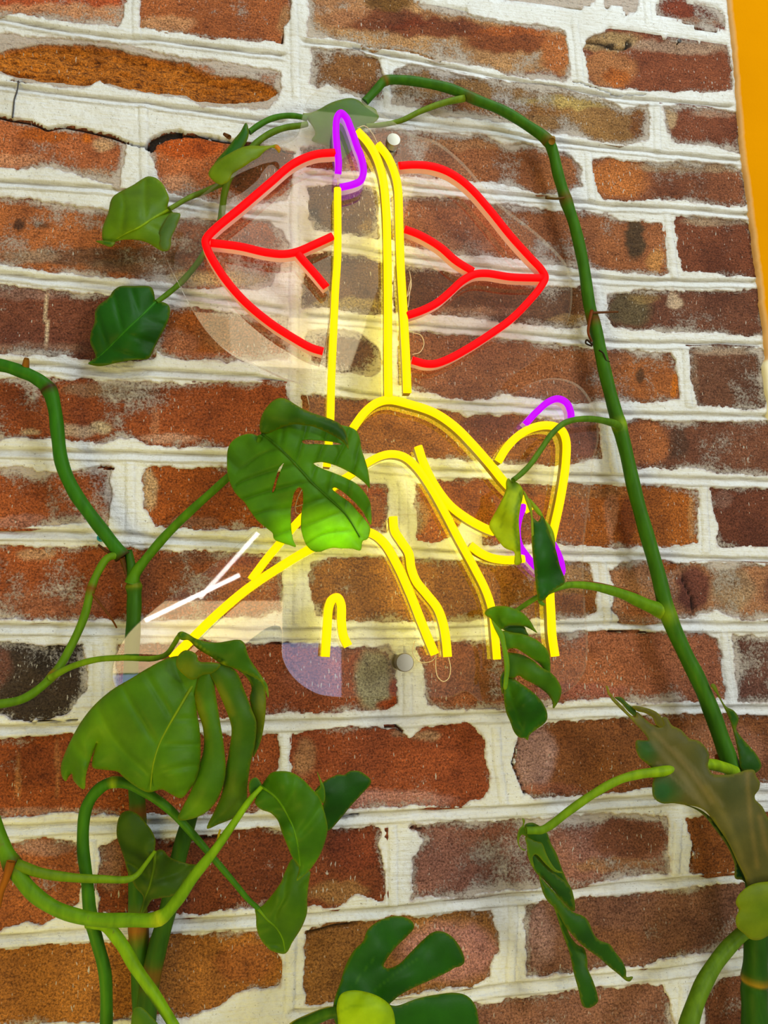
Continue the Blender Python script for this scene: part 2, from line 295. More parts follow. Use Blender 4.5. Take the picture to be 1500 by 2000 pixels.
B([(1145,75),(1190,60),(1250,65),(1300,75),(1420,92),(1428,150),(1432,178),(1400,182),(1340,178),(1280,178),(1200,175),(1170,170),(1150,160),(1143,110)], (122,66,50), .22, [(1190,135,50,40,(165,110,80),.9),(1205,152,26,18,(165,90,40),.9),(1190,80,60,18,(160,135,110),.8),(1330,92,100,14,(170,145,145),.75),(1185,88,18,5,(40,30,25),.9),(1226,86,6,10,(40,30,25),.9)])
B([(612,97),(650,97),(700,103),(738,115),(746,150),(741,195),(700,187),(668,180),(640,168),(620,175),(607,165),(606,130)], (126,84,56), .30, [(690,165,30,16,(110,60,38),.6)])
B([(768,138),(800,128),(850,135),(920,150),(1000,165),(1080,172),(1140,188),(1180,195),(1215,212),(1265,205),(1268,230),(1265,272),(1213,283),(1140,270),(1083,260),(1010,243),(960,236),(900,230),(850,226),(800,206),(770,204),(765,180)], (142,104,72), .34, [(900,205,120,18,(120,68,42),.8),(1250,245,22,30,(120,70,40),.8),(1110,200,110,14,(176,156,110),.6),(1000,215,120,14,(140,90,50),.6),(790,200,20,12,(110,70,50),.6)])
B([(1293,207),(1330,207),(1380,212),(1438,222),(1444,298),(1420,292),(1390,285),(1350,282),(1315,282),(1300,250)], (120,66,52), .25, [(1305,230,14,24,(190,165,150),.7),(1400,220,50,10,(170,140,140),.6)])
B([(588,290),(640,285),(700,262),(740,250),(800,258),(870,263),(950,268),(990,287),(1020,283),(1060,290),(1110,305),(1135,330),(1135,365),(1100,378),(1050,378),(1000,362),(940,355),(880,350),(820,345),(760,340),(700,335),(640,330),(590,322)], (150,92,66), .28, [(630,310,50,22,(108,62,45),.7),(1090,340,45,36,(160,98,66),.6),(900,280,90,16,(170,125,100),.5)])
B([(1160,312),(1200,312),(1250,315),(1300,315),(1380,320),(1450,332),(1458,402),(1400,400),(1340,392),(1280,390),(1220,392),(1180,390),(1165,370),(1160,340)], (126,74,58), .25, [(1205,348,62,40,(166,98,58),1.0),(1350,325,110,14,(160,140,130),.6)])
B([(602,368),(660,363),(720,366),(735,375),(738,400),(735,463),(700,460),(660,455),(615,447),(603,420)], (98,72,44), .25, [(612,430,14,22,(50,42,30),.7),(720,450,18,16,(150,120,70),.6)])
B([(765,385),(810,385),(880,388),(1000,402),(1070,412),(1180,416),(1210,432),(1290,437),(1297,480),(1304,532),(1290,536),(1200,530),(1120,520),(1060,512),(1000,505),(940,500),(850,493),(790,475),(765,465)], (152,92,66), .28, [(1240,465,18,46,(70,58,48),.9),(1280,510,20,24,(185,130,85),.7),(860,480,100,14,(180,130,120),.6),(900,395,80,14,(110,75,58),.6)])
B([(1320,423),(1380,427),(1462,433),(1470,480),(1478,538),(1420,537),(1380,532),(1335,530),(1325,500),(1320,460)], (114,62, 48), .2, [(1400,432,70,10,(165,145,140),.6)])
B([(600,500),(650,495),(700,500),(750,513),(752,613),(720,612),(680,606),(640,600),(592,602),(590,560),(595,530)], (104,74,52), .28, [(680,595,70,14,(170,150,110),.7),(640,510,40,20,(70,55,40),.6)])
B([(770,520),(830,525),(880,535),(940,538),(1000,552),(1060,560),(1140,563),(1150,600),(1148,630),(1120,640),(1080,637),(1030,632),(990,630),(930,620),(860,613),(800,612),(770,608)], (108,68,46), .25, [(900,610,120,10,(165,125,110),.6),(1110,625,40,10,(185,150,110),.6)])
B([(1185,577),(1250,570),(1300,570),(1400,568),(1445,570),(1483,567),(1486,610),(1490,655),(1450,655),(1380,650),(1330,648),(1280,645),(1240,645),(1200,640),(1185,615)], (110,66,56), .25, [(1230,605,45,36,(92,80,66),.9),(1315,590,16,16,(190,165,160),.9),(1258,580,30,12,(150,120,85),.6)])
B([(603,645),(660,645),(700,652),(725,670),(742,690),(740,725),(725,733),(680,728),(640,720),(610,705),(600,675)], (112,74,50), .3)
B([(780,650),(840,650),(890,658),(960,662),(1060,673),(1150,682),(1200,684),(1310,690),(1322,730),(1328,780),(1280,785),(1200,783),(1120,785),(1040,778),(980,770),(940,778),(880,778),(840,765),(800,758),(780,750)], (146,90,64), .22, [(1260,740,70,40,(168,96,52),.8),(1318,750,8,30,(200,110,20),.8),(1249,735,7,16,(70,50,38),.8),(860,700,60,40,(135,85,60),.5)])
B([(1348,680),(1400,677),(1488,682),(1492,740),(1492,797),(1420,797),(1360,792),(1350,740)], (110,70,58), .24, [(1420,686,70,8,(190,165,160),.6),(1356,740,8,50,(150,120,110),.5)])
B([(590,772),(650,775),(720,785),(800,795),(870,800),(910,815),(1000,810),(1080,820),(1165,825),(1172,860),(1172,893),(1110,905),(1050,907),(960,903),(900,897),(840,893),(760,890),(690,880),(590,870)], (150,90,45), .2, [(960,840,80,30,(115,62,48),.9),(1130,860,45,40,(118,66,60),.9),(620,800,40,30,(130,85,60),.5)])
B([(1220,825),(1260,821),(1330,828),(1400,824),(1540,825),(1540,930),(1450,925),(1390,922),(1360,912),(1310,915),(1270,910),(1235,915),(1228,880)], (116,70,56), .26, [(1260,865,52,44,(158,92,58),1.0),(1325,870,20,30,(75,55,48),.6)])
B([(812,945),(870,940),(930,936),(1000,945),(1100,947),(1200,950),(1300,950),(1335,955),(1362,962),(1362,1000),(1362,1060),(1310,1068),(1220,1068),(1140,1065),(1080,1058),(1000,1062),(945,1060),(938,1035),(925,1018),(905,1012),(890,1028),(880,1050),(845,1060),(815,1055),(812,1000)], (155,84,32), .15, [(1195,1000,12,55,(175,120,100),.7),(1225,1020,18,60,(110,50,20),.8),(1350,1010,8,50,(170,120,80),.7),(825,1010,14,30,(170,130,90),.6),(1130,960,90,14,(140,95,60),.6)])
B([(1388,955),(1440,955),(1540,957),(1540,1065),(1470,1063),(1405,1066),(1395,1000)], (104,56,42), .16, [(1410,975,20,20,(130,95,90),.6)])
B([(608,1100),(650,1090),(720,1087),(800,1093),(900,1098),(1000,1100),(1080,1096),(1145,1102),(1160,1140),(1162,1190),(1140,1207),(1080,1210),(1000,1207),(900,1212),(800,1213),(720,1210),(660,1213),(620,1200),(606,1150)], (148,94,40), .2, [(1120,1130,36,30,(170,130,90),.7),(1120,1180,40,26,(140,75,40),.6),(640,1190,30,14,(90,55,30),.6)])
B([(1190,1115),(1215,1100),(1290,1096),(1330,1102),(1400,1100),(1540,1104),(1540,1208),(1450,1208),(1400,1195),(1340,1205),(1260,1215),(1215,1212),(1195,1190),(1200,1150)], (160,108,78), .3, [(1300,1105,26,12,(150,80,35),1.0),(1355,1150,34,46,(112,62,50),1.0),(1430,1150,44,44,(155,125,100),.8),(1520,1150,30,40,(110,65,52),.8),(1250,1190,40,16,(155,85,45),.7)])
B([(808,1265),(860,1250),(930,1255),(1000,1245),(1080,1236),(1190,1234),(1280,1237),(1370,1237),(1400,1248),(1408,1300),(1412,1362),(1380,1368),(1320,1365),(1260,1372),(1180,1366),(1080,1374),(1000,1385),(930,1383),(870,1388),(835,1375),(828,1330),(822,1290)], (155,90,60), .22, [(960,1310,50,60,(120,70,35),.7),(860,1340,40,40,(140,85,70),.6),(1120,1350,110,16,(135,75,70),.6),(1100,1280,60,30,(160,90,50),.5)])
B([(1432,1240),(1540,1242),(1540,1370),(1442,1370),(1438,1300)], (106,66,54), .30)
B([(572,1434),(640,1426),(700,1422),(770,1422),(800,1440),(812,1428),(840,1417),(900,1414),(925,1420),(946,1447),(943,1480),(957,1535),(945,1558),(900,1572),(850,1575),(780,1572),(690,1580),(610,1592),(572,1590),(570,1520)], (142,68,34), .16, [(830,1436,32,10,(165,125,90),.9),(595,1480,25,40,(170,125,85),.7),(760,1560,130,18,(175,125,110),.6),(780,1432,20,8,(150,110,80),.8)])
B([(1012,1440),(1040,1428),(1065,1414),(1140,1406),(1240,1400),(1340,1397),(1440,1397),(1540,1403),(1540,1525),(1480,1528),(1400,1532),(1300,1538),(1220,1545),(1140,1553),(1080,1553),(1045,1556),(1025,1545),(1008,1500)], (126,72,34), .15, [(1045,1480,42,60,(152,112,98),1.0),(1400,1470,100,60,(155,98,68),.8),(1080,1540,60,12,(150,85,60),.6)])
B([(803,1614),(860,1609),(950,1604),(1040,1600),(1140,1592),(1230,1588),(1303,1592),(1304,1650),(1307,1702),(1270,1708),(1200,1716),(1120,1730),(1060,1733),(1000,1738),(930,1748),(870,1752),(830,1750),(803,1757),(804,1680),(828,1640),(815,1622)], (138,88,66), .38, [(1230,1640,80,40,(105,58,32),.9),(960,1620,60,20,(125,72,48),.7),(1040,1680,40,40,(125,72,55),.7),(1200,1690,80,14,(160,110,60),.6)])
B([(1340,1600),(1420,1590),(1540,1585),(1540,1695),(1440,1702),(1380,1709),(1350,1700),(1357,1650)], (128,70,26), .14)
B([(598,1822),(650,1806),(720,1798),(800,1790),(880,1785),(955,1783),(972,1820),(970,1850),(957,1880),(955,1905),(920,1925),(850,1932),(780,1945),(700,1950),(650,1956),(597,1960),(596,1890)], (136,86,34), .14, [(880,1860,100,60,(165,108,84),.9)])
B([(1030,1772),(1060,1760),(1140,1755),(1260,1744),(1340,1735),(1440,1725),(1540,1715),(1540,1840),(1450,1850),(1380,1860),(1290,1872),(1260,1888),(1190,1880),(1140,1895),(1080,1902),(1030,1904),(1028,1850),(1025,1800)], (122,78,50), .25, [(1050,1830,35,60,(150,110,90),.7),(1180,1840,80,30,(130,78,35),.5)])
B([(620,1990),(800,1975),(930,1962),(1000,1950),(1110,1940),(1180,1930),(1240,1922),(1292,1922),(1300,1950),(1318,2000),(1320,2075),(620,2085)], (132,84,52), .2)
B([(1375,1950),(1410,1912),(1470,1900),(1540,1895),(1540,2070),(1385,2070)], (116,66,34), .15)

# displayed colour of the white mortar at each height, used to turn the colours above into albedo
MY = np.array([0, 500, 1000, 1400, 2000]); MC = np.array([[206,208,203],[221,219,207],[221,217,190],[218,211,168],[206,196,132]], float)
def albedo(col, py):
    ref = np.stack([np.interp(py, MY, MC[:, k]) for k in range(3)], -1)
    return np.clip(lin(col) * np.array([.94, .90, .58]) / lin(ref), 0.004, .85)

# bed joints (dark line under the struck edge) and upright joint beads, in px
BED = [[(-60,27),(0,33),(133,57),(233,70),(300,73),(500,98),(562,106)], [(-60,156),(0,162),(100,177),(300,200),(500,228),(562,236)], [(-60,346),(0,350),(230,367),(400,400),(562,422)],
 [(583,75),(700,92),(800,112),(900,134),(1000,155),(1130,174),(1180,185),(1250,192),(1435,206)], [(590,215),(740,222),(850,237),(950,250),(1050,268),(1140,280),(1260,293),(1450,311)],
 [(590,336),(700,347),(800,360),(950,375),(1100,387),(1170,397),(1300,403),(1468,417)], [(590,468),(700,483),(800,500),(900,514),(1000,526),(1140,537),(1250,546),(1482,547)],
 [(590,612),(700,622),(800,632),(900,640),(1000,648),(1140,660),(1250,667),(1492,669)], [(650,757),(800,778),(900,788),(1000,792),(1150,800),(1250,806),(1560,811)],
 [(-60,528),(0,532),(150,547),(300,562),(500,590),(562,600)], [(-60,702),(0,706),(100,710),(230,724),(300,720),(500,733),(565,745)], [(-60,875),(0,876),(440,886),(562,890)],
 [(690,900),(800,912),(1000,922),(1150,926),(1560,938)], [(-60,1036),(0,1036),(200,1037),(260,1042),(500,1055),(760,1068),(900,1077),(1100,1079),(1560,1092)],
 [(-60,1220),(0,1220),(230,1222),(500,1228),(800,1228),(1000,1221),(1200,1214),(1560,1217)], [(-60,1418),(0,1417),(150,1413),(300,1409),(520,1408),(700,1403),(900,1395),(1080,1384),(1200,1379),(1560,1378)],
 [(-60,1616),(0,1613),(160,1605),(400,1600),(640,1592),(800,1583),(950,1577),(1100,1567),(1300,1552),(1560,1542)], [(-60,1832),(0,1827),(170,1814),(300,1800),(500,1788),(620,1783),(800,1768),(1000,1746),(1150,1732),(1300,1717),(1560,1696)],
 [(560,1974),(600,1972),(700,1960),(850,1945),(1000,1920),(1150,1906),(1250,1896),(1450,1870),(1560,1862)]]
PERP = [[(267,-60),(267,72)], [(280,206),(283,365)], [(572,-60),(574,60),(577,195)], [(576,330),(574,640),(572,775)], [(748,110),(757,212)], [(1122,45),(1135,168)], [(1262,0),(1266,48)], [(1282,205),(1284,296)],
 [(1146,298),(1156,395)], [(1303,420),(1318,545)], [(1165,560),(1178,650)], [(1337,683),(1346,797)], [(255,903),(255,1037)], [(784,940),(790,1062)], [(1190,825),(1201,925)], [(1372,948),(1379,1080)],
 [(582,1090),(580,1220)], [(1174,1098),(1188,1218)], [(192,1255),(190,1400)], [(797,1262),(795,1395)], [(1413,1235),(1427,1378)], [(557,1440),(553,1592)], [(968,1420),(972,1500),(985,1570)], [(177,1640),(172,1805)],
 [(767,1612),(770,1768)], [(1325,1600),(1320,1708)], [(570,1815),(565,1975)], [(1002,1768),(996,1918)], [(1335,1925),(1325,2040)], [(750,370),(752,470)], [(762,510),(764,612)], [(758,650),(760,740)]]

# open cracks where mortar has come away above a brick: (px line, half width mm)
CRACK = [([(-60,222),(0,227),(25,234),(60,239),(90,252),(130,247),(180,257),(220,267),(243,276),(262,284),(285,288)], 1.15), ([(292,290),(300,276),(330,263),(352,261)], 3.2), ([(352,260),(400,266),(430,272),(470,279)], 1.6), ([(470,279),(540,290),(575,300)], .8),
 ([(20,157),(50,162),(36,160)], .4), ([(1145,82),(1178,84),(1190,92),(1215,96),(1225,92),(1226,80)], .9), ([(1120,160),(1160,172),(1200,184),(1260,186)], .5), ([(690,90),(740,94),(800,101),(860,120)], .35),
 ([(195,910),(222,916)], .6), ([(150,1408),(60,1410)], .4), ([(330,1654),(372,1636),(440,1634)], .9), ([(600,1822),(640,1812),(700,1800)], .7), ([(590,1592),(660,1598),(700,1592)], .6), ([(1330,1100),(1334,1130),(1350,1165),(1356,1200)], .6), ([(752,1420),(770,1418),(786,1428)], .8),
 ([(1010,1450),(1000,1490),(1025,1550)], .45), ([(803,1616),(828,1622)], .6), ([(1352,1605),(1354,1645),(1348,1690)], .5), ([(1188,1233),(1240,1232),(1276,1237)], .6), ([(520,1258),(560,1256),(575,1262)], .5)]
def wallmm(pts): return np.array([[1000 * at(x, y)[0], 1000 * (at(x, y)[2] - 1.55)] for x, y in pts])
rnd = random.Random(5)
XL, XR, ZB, ZT = -640, 760, -700, 830                       # extent of the wall built, mm about (0, 1.55)
fr = wallmm([(-40, -40), (1540, -40), (1540, 2040), (-40, 2040)])
FX0, FX1, FZ0, FZ1 = fr[:, 0].min(), fr[:, 0].max(), fr[:, 1].min(), fr[:, 1].max()
bricks = []
for poly, col, wash, patches, deep in BR:
    bricks.append(dict(p=wallmm(poly), px=np.array(poly, float), col=col, wash=wash, patches=patches, deep=deep))
# the same bond goes on beyond the frame
PITCH = 68.0; boxes = [(b['p'][:, 0].min() - 6, b['p'][:, 0].max() + 6, b['p'][:, 1].min() - 6, b['p'][:, 1].max() + 6) for b in bricks]
z = -648.0; row = 0
while z < ZT:
    x = XL - 130 * (row % 2)
    while x < XR:
        L = rnd.choice([245, 250, 255, 118]); x0, x1 = x + 6, x + L - 6; z0, z1 = z + 6, z + PITCH - 6
        for (a, b_, c_, d_) in boxes:                        # trim against the traced bricks
            if z1 > c_ and z0 < d_:
                if a < x0 < b_: x0 = b_ + 4
                if a < x1 < b_: x1 = a - 4
        hid = x0 > FX0 and x1 < FX1 and z0 > FZ0 and z1 < FZ1
        cover = any(z1 > c_ and z0 < d_ and x1 > a and x0 < b_ for (a, b_, c_, d_) in boxes)
        wp = at(1490, 400); edge = 1000 * wp[0] - 8
        if z0 > 40: x1 = min(x1, edge)
        x0 = max(x0, XL + 3); x1 = min(x1, XR - 3); inside_frame = FX0 + 20 < (x0 + x1) / 2 < FX1 - 60 and FZ0 + 30 < (z0 + z1) / 2 < FZ1 - 60
        if x1 - x0 > 40 and not cover and not hid and not inside_frame:
            c = rnd.choice([(150, 85, 55), (130, 70, 48), (160, 95, 62), (118, 66, 50)])
            bricks.append(dict(p=np.array([(x0, z1), (x1, z1), (x1, z0), (x0, z0)]), px=None, col=c, wash=.25, patches=[], deep=None))
        x += L
    z += PITCH; row += 1

# ---- mortar relief: a height field, finer inside the frame
def axis(lo, a, b, hi, fine, coarse):
    return np.concatenate([np.arange(lo, a, coarse), np.arange(a, b, fine), np.arange(b, hi + coarse, coarse)])
gx = axis(XL, FX0 + 12, FX1 - 12, XR, 1.05, 5.0); gz = axis(ZB, FZ0 + 12, FZ1 - 90, ZT, 1.05, 5.0)
X, Z = np.meshgrid(gx, gz); nx, nz = len(gx), len(gz)
D = np.full(X.shape, 60.0)
for b in bricks:
    p = b['p']; i0 = np.searchsorted(gx, p[:, 0].min() - 22); i1 = np.searchsorted(gx, p[:, 0].max() + 22); j0 = np.searchsorted(gz, p[:, 1].min() - 22); j1 = np.searchsorted(gz, p[:, 1].max() + 22)
    if i1 <= i0 or j1 <= j0: continue
    sx, sz = X[j0:j1, i0:i1], Z[j0:j1, i0:i1]
    d = segdist(p, sx, sz); d = np.where(inside(p, sx, sz), -d, d)
    D[j0:j1, i0:i1] = np.minimum(D[j0:j1, i0:i1], d)
Dn = D + 1.3 * vnoise(X, Z, 9, 1) + 0.9 * vnoise(X, Z, 3.6, 2) + 0.55 * vnoise(X, Z, 1.9, 3) + 1.6 * np.maximum(vnoise(X, Z, 26, 4), 0)
on = np.clip(Dn / 1.3 + .5, 0, 1); on = on * on * (3 - 2 * on)
H = .9 + .55 * vnoise(X, Z, 30, 5) + .35 * vnoise(X, Z, 8, 6) + .16 * vnoise(X, Z, 3, 7) + .25 * vnoise(X, Z * 4, 14, 8)
groove = np.zeros(X.shape)
wob = .7 * vnoise(X, Z * .2, 18, 9)
for bl in BED:
    q = wallmm(bl); zl = np.interp(X[0], q[:, 0], q[:, 1]); act = (X[0] > q[0, 0]) & (X[0] < q[-1, 0])
    fade = np.clip(np.minimum(X[0] - q[0, 0], q[-1, 0] - X[0]) / 6, 0, 1) * act
    v = zl[None] - Z + wob                                   # mm below the line
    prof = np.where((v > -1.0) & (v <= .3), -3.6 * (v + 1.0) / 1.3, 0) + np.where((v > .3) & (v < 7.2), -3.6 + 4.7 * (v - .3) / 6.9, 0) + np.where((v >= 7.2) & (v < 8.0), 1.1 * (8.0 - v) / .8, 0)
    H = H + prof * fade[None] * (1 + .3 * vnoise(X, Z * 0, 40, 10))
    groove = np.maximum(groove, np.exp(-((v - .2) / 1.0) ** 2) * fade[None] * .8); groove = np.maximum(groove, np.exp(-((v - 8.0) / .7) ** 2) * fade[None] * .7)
for pl in PERP:
    q = wallmm(pl)[::-1]; xl = np.interp(Z[:, 0], q[:, 1], q[:, 0]); act = (Z[:, 0] > q[0, 1]) & (Z[:, 0] < q[-1, 1])
    v = np.abs(X - xl[:, None] + .6 * vnoise(X * .2, Z, 15, 11)); hw = 3.3
    prof = np.where(v < hw, .95 * np.sqrt(np.clip(1 - (v / hw) ** 2 * .7, 0, 1)), 0) - .45 * np.exp(-((v - hw - .4) / .6) ** 2)
    H = H + prof * act[:, None]
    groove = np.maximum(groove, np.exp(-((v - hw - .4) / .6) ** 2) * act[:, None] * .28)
Hh = np.where(on > 0, -9 + (H + 9) * on, -9)
CK = np.zeros(X.shape)
for pl, hw in CRACK:
    q = wallmm(pl); i0, i1 = np.searchsorted(gx, (q[:, 0].min() - 6, q[:, 0].max() + 6)); j0, j1 = np.searchsorted(gz, (q[:, 1].min() - 6, q[:, 1].max() + 6)); sl = np.s_[j0:j1, i0:i1]
    d = segdist(q, X[sl] + .5 * vnoise(X[sl], Z[sl], 4, 70), Z[sl] + .5 * vnoise(X[sl], Z[sl], 4, 71), False); CK[sl] = np.maximum(CK[sl], np.clip((hw - d) / .7 + .5, 0, 1))
Hh = Hh - 9 * CK
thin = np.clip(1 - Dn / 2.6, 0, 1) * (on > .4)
V = np.empty((nx * nz, 3)); V[:, 0] = X.ravel() / 1000; V[:, 1] = -Hh.ravel() / 1000; V[:, 2] = Z.ravel() / 1000 + 1.55
idx = np.arange(nx * nz).reshape(nz, nx)
Q = np.stack([idx[:-1, :-1], idx[:-1, 1:], idx[1:, 1:], idx[1:, :-1]], -1).reshape(-1, 4)
me = bpy.data.meshes.new('wall_back'); me.vertices.add(len(V)); me.vertices.foreach_set('co', V.ravel())
me.loops.add(Q.size); me.loops.foreach_set('vertex_index', Q.ravel().astype(np.int32))
me.polygons.add(len(Q)); me.polygons.foreach_set('loop_start', np.arange(0, Q.size, 4, dtype=np.int32))
me.polygons.foreach_set('use_smooth', np.ones(len(Q), bool)); me.update(calc_edges=True)
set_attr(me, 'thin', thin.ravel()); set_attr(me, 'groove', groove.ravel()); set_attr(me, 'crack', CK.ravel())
wall = link('wall_back', me, M_MORTAR); wall['kind'] = 'structure'; wall['label'] = 'old brick wall with white painted mortar joints'

# ---- bricks
def brick_mesh(b, k):
    p = b['p']; x0, x1 = p[:, 0].min() - 2.5, p[:, 0].max() + 2.5
    fine = b['px'] is not None
    nu = max(4, int((x1 - x0) / (2.1 if fine else 30))); nv = (44 if b['deep'] else 32) if fine else 4
    us = np.linspace(x0, x1, nu + 1); zt = []; zb = []
    n = len(p)
    for u in us:
        uu = min(max(u, p[:, 0].min() + 1.5), p[:, 0].max() - 1.5); hits = []
        for i in range(n):
            a, c = p[i], p[(i + 1) % n]
            if (a[0] - uu) * (c[0] - uu) <= 0 and a[0] != c[0]: hits.append(a[1] + (c[1] - a[1]) * (uu - a[0]) / (c[0] - a[0]))
        zt.append(max(hits)); zb.append(min(hits))
    zt = np.array(zt) + 2.5; zb = np.array(zb) - 2.5
    ker = np.ones(5) / 5
    if fine and nu > 8:
        zt = np.maximum(zt, np.convolve(np.pad(zt, 2, 'edge'), ker, 'valid')); zb = np.minimum(zb, np.convolve(np.pad(zb, 2, 'edge'), ker, 'valid'))
        e = 4; tm = np.median(zt); bm = np.median(zb)                     # square the ends under the mortar
        zt[:e] = np.maximum(zt[:e], zt[e]); zt[-e:] = np.maximum(zt[-e:], zt[-e - 1]); zb[:e] = np.minimum(zb[:e], zb[e]); zb[-e:] = np.minimum(zb[-e:], zb[-e - 1])
    t = np.linspace(0, 1, nv + 1)
    rough = None; GX = np.repeat(us[:, None], nv + 1, 1); GZ = zb[:, None] + (zt - zb)[:, None] * t[None]
    x = GX.ravel(); zz = GZ.ravel()
    h = .35 * vnoise(x, zz, 22, 20 + k % 7) + .30 * vnoise(x, zz, 8, 21) + .18 * vnoise(x, zz * 2, 5, 22)
    col = np.repeat(albedo(b['col'], np.array([1000.]))[:, :], len(x), 0); wash = np.full(len(x), b['wash'])
    if fine:
        # pixel position of every vertex, for the colour patches
        rel = np.stack([x / 1000, np.zeros_like(x), zz / 1000 + 1.55], 1) - CAM
        cx, cy, cz = rel @ RIGHT, rel @ DOWN, rel @ FWD; px = 750 + F * cx / cz; py = 1000 + F * cy / cz
        ymid = np.full(1, b['px'][:, 1].mean()); col = np.repeat(albedo(b['col'], ymid), len(x), 0)
        wsc = np.ones(len(x))
        for (qx, qy, rx, ry, c, s) in b['patches']:
            wx = 6 * vnoise(x, zz, 9, 31) + 3 * vnoise(x, zz, 4, 32); wy = 5 * vnoise(x, zz, 9, 33) + 2.5 * vnoise(x, zz, 4, 34)
            k_ = min(1.0, min(rx, ry) / 16); wx = wx * k_; wy = wy * k_
            r = np.hypot((px + wx - qx) / rx, (py + wy - qy) / ry); f = np.clip((1.15 - r) / .35, 0, 1)[:, None] * s
            col = col * (1 - f) + albedo(c, ymid) * f; wsc = wsc * (1 - .75 * f[:, 0] * (s >= .9))
        d = segdist(p, x, zz); wash = wash * wsc + .22 * np.clip(1 - d / 7, 0, 1) + .16 * vnoise(x, zz, 30, 35) + .08 * vnoise(x, zz, 11, 36)
        for pl, hw in CRACK:
            dc = segdist(wallmm(pl), x, zz, False); f = np.clip((hw * 1.2 - dc) / .8 + .5, 0, 1); h = h - 3.5 * f; col = col * (1 - f[:, None]) + np.array([[.02, .012, .008]]) * f[:, None]; wash = wash - f  # brick sunk and darkened along cracks, soil and shade in one colour
        if b['deep']:
            dp = wallmm(b['deep']['poly']); ins = inside(dp, x, zz); dd = np.where(ins, segdist(dp, x, zz), 0)
            dd = dd + 1.2 * vnoise(x, zz, 5, 37) * (dd > 0); f = np.clip(dd / 2.2, 0, 1)
            h = h - 4.8 * f + f * (1.9 * vnoise(x, zz * 2.2, 9, 38) + 1.0 * vnoise(x, zz * 2.5, 5, 39))
            col = col * (1 - f[:, None]) + albedo(b['deep']['col'], ymid) * f[:, None]; wash = wash * (1 - f); rough = f
    else: col = col * .9
    nvt = len(x); Vv = np.empty((nvt * 1, 3)); Vv[:, 0] = x / 1000; Vv[:, 1] = -h / 1000; Vv[:, 2] = zz / 1000 + 1.55
    I = np.arange(nvt).reshape(nu + 1, nv + 1); faces = [tuple(f) for f in np.stack([I[:-1, :-1], I[1:, :-1], I[1:, 1:], I[:-1, 1:]], -1).reshape(-1, 4)]
    ring = list(I[:, 0]) + list(I[-1, 1:]) + list(I[-2::-1, -1]) + list(I[0, -2:0:-1])
    back = Vv[ring].copy(); back[:, 1] = .055; o = nvt; m_ = len(ring)
    faces += [(ring[(i + 1) % m_], ring[i], o + i, o + (i + 1) % m_) for i in range(m_)]; faces.append(tuple(range(o + m_ - 1, o - 1, -1)))
    Vv = np.vstack([Vv, back]); me = bpy.data.meshes.new('brick'); me.from_pydata(Vv.tolist(), [], faces)
    me.polygons.foreach_set('use_smooth', np.arange(len(faces)) < nu * nv); me.update()
    set_attr(me, 'col', np.vstack([col, col[ring]]), 'C'); set_attr(me, 'wash', np.concatenate([wash, wash[ring]]))
    if rough is not None: set_attr(me, 'rough', np.concatenate([rough, rough[ring]]))
    return me
for k, b in enumerate(bricks): link('brick', brick_mesh(b, k), M_BRICK, wall)

# ---- yellow painted plaster pier on the right, standing a little proud of the brick
def yellow_wall():
    edge = [(1406,-130),(1414,-40),(1418,0),(1424,60),(1428,100),(1434,170),(1440,240),(1444,300),(1452,350),(1458,400),(1463,440),(1470,500),(1477,545),(1481,600),(1488,640),(1492,700),(1486,718),(1492,760),(1498,800),(1508,900),(1520,1000)]
    E = wallmm(edge); zs = np.linspace(E[-1, 1], ZT, 240); xe = np.interp(zs, E[::-1, 1], E[::-1, 0])
    up = zs > E[0, 1]; xe[up] = E[0, 0]
    xe = xe + .45 * vnoise(zs, zs * 0, 9, 50) + .45 * vnoise(zs, zs * 0, 2.6, 51)
    vs = []; cr = []; fs = []; zc = wallmm([(1488, 705)])[0, 1]
    for i, (x, z) in enumerate(zip(xe, zs)):
        f = float(np.clip((zc - z) / 5 + .5, 0, 1))
        for dx, y in ((0, 8), (-.2, -2.2), (1.0, -5.0), (3.5, -6.0), (60, -6.2), (XR - x, -6.2), (XR - x, 60)):
            vs.append(((x + dx) / 1000, y / 1000, z / 1000 + 1.55)); cr.append(max(f, .28 if dx < 2 else 0))
    for i in range(len(zs) - 1):
        for j in range(6): a = i * 7 + j; fs.append((a, a + 1, a + 8, a + 7))
    me = mesh('wall_right', vs, fs); set_attr(me, 'cream', cr)
    o = link('wall_right', me, M_YEL); o['kind'] = 'structure'; o['label'] = 'bright yellow painted pier beside the brick wall'
yellow_wall()

# ------------------------------------------------------------------ neon sign
ACR = 20.0; ATH = 4.0                        # acrylic back face and thickness, mm off the wall
sign = thing('neon_sign', 'lit neon sign of red lips and a yellow hand on clear acrylic', 'sign', at(790, 1297, 0))
OUT = [(645,168),(690,178),(716,203),(765,235),(805,262),(850,275),(905,318),(965,388),(1060,465),(1108,520),(1118,580),(1105,640),(1060,690),(1000,735),(975,765),(1000,768),(1040,747),(1085,738),(1130,752),(1158,790),(1170,850),(1160,900),(1148,1000),(1140,1080),(1143,1180),(1148,1270),(1138,1320),(1100,1355),(1040,1368),(990,1370),(945,1372),(912,1350),(880,1362),(800,1360),(720,1362),(665,1362),(620,1355),(575,1325),(552,1285),(548,1225),(530,1223),(470,1265),(400,1330),(330,1385),(262,1385),(225,1345),(218,1310),(240,1250),(300,1190),(430,1092),(520,1015),(560,960),(590,880),(605,800),(590,752),(555,738),(500,712),(450,688),(400,640),(350,555),(322,490),(325,440),(370,400),(440,345),(520,290),(580,262),(592,220),(605,188)]
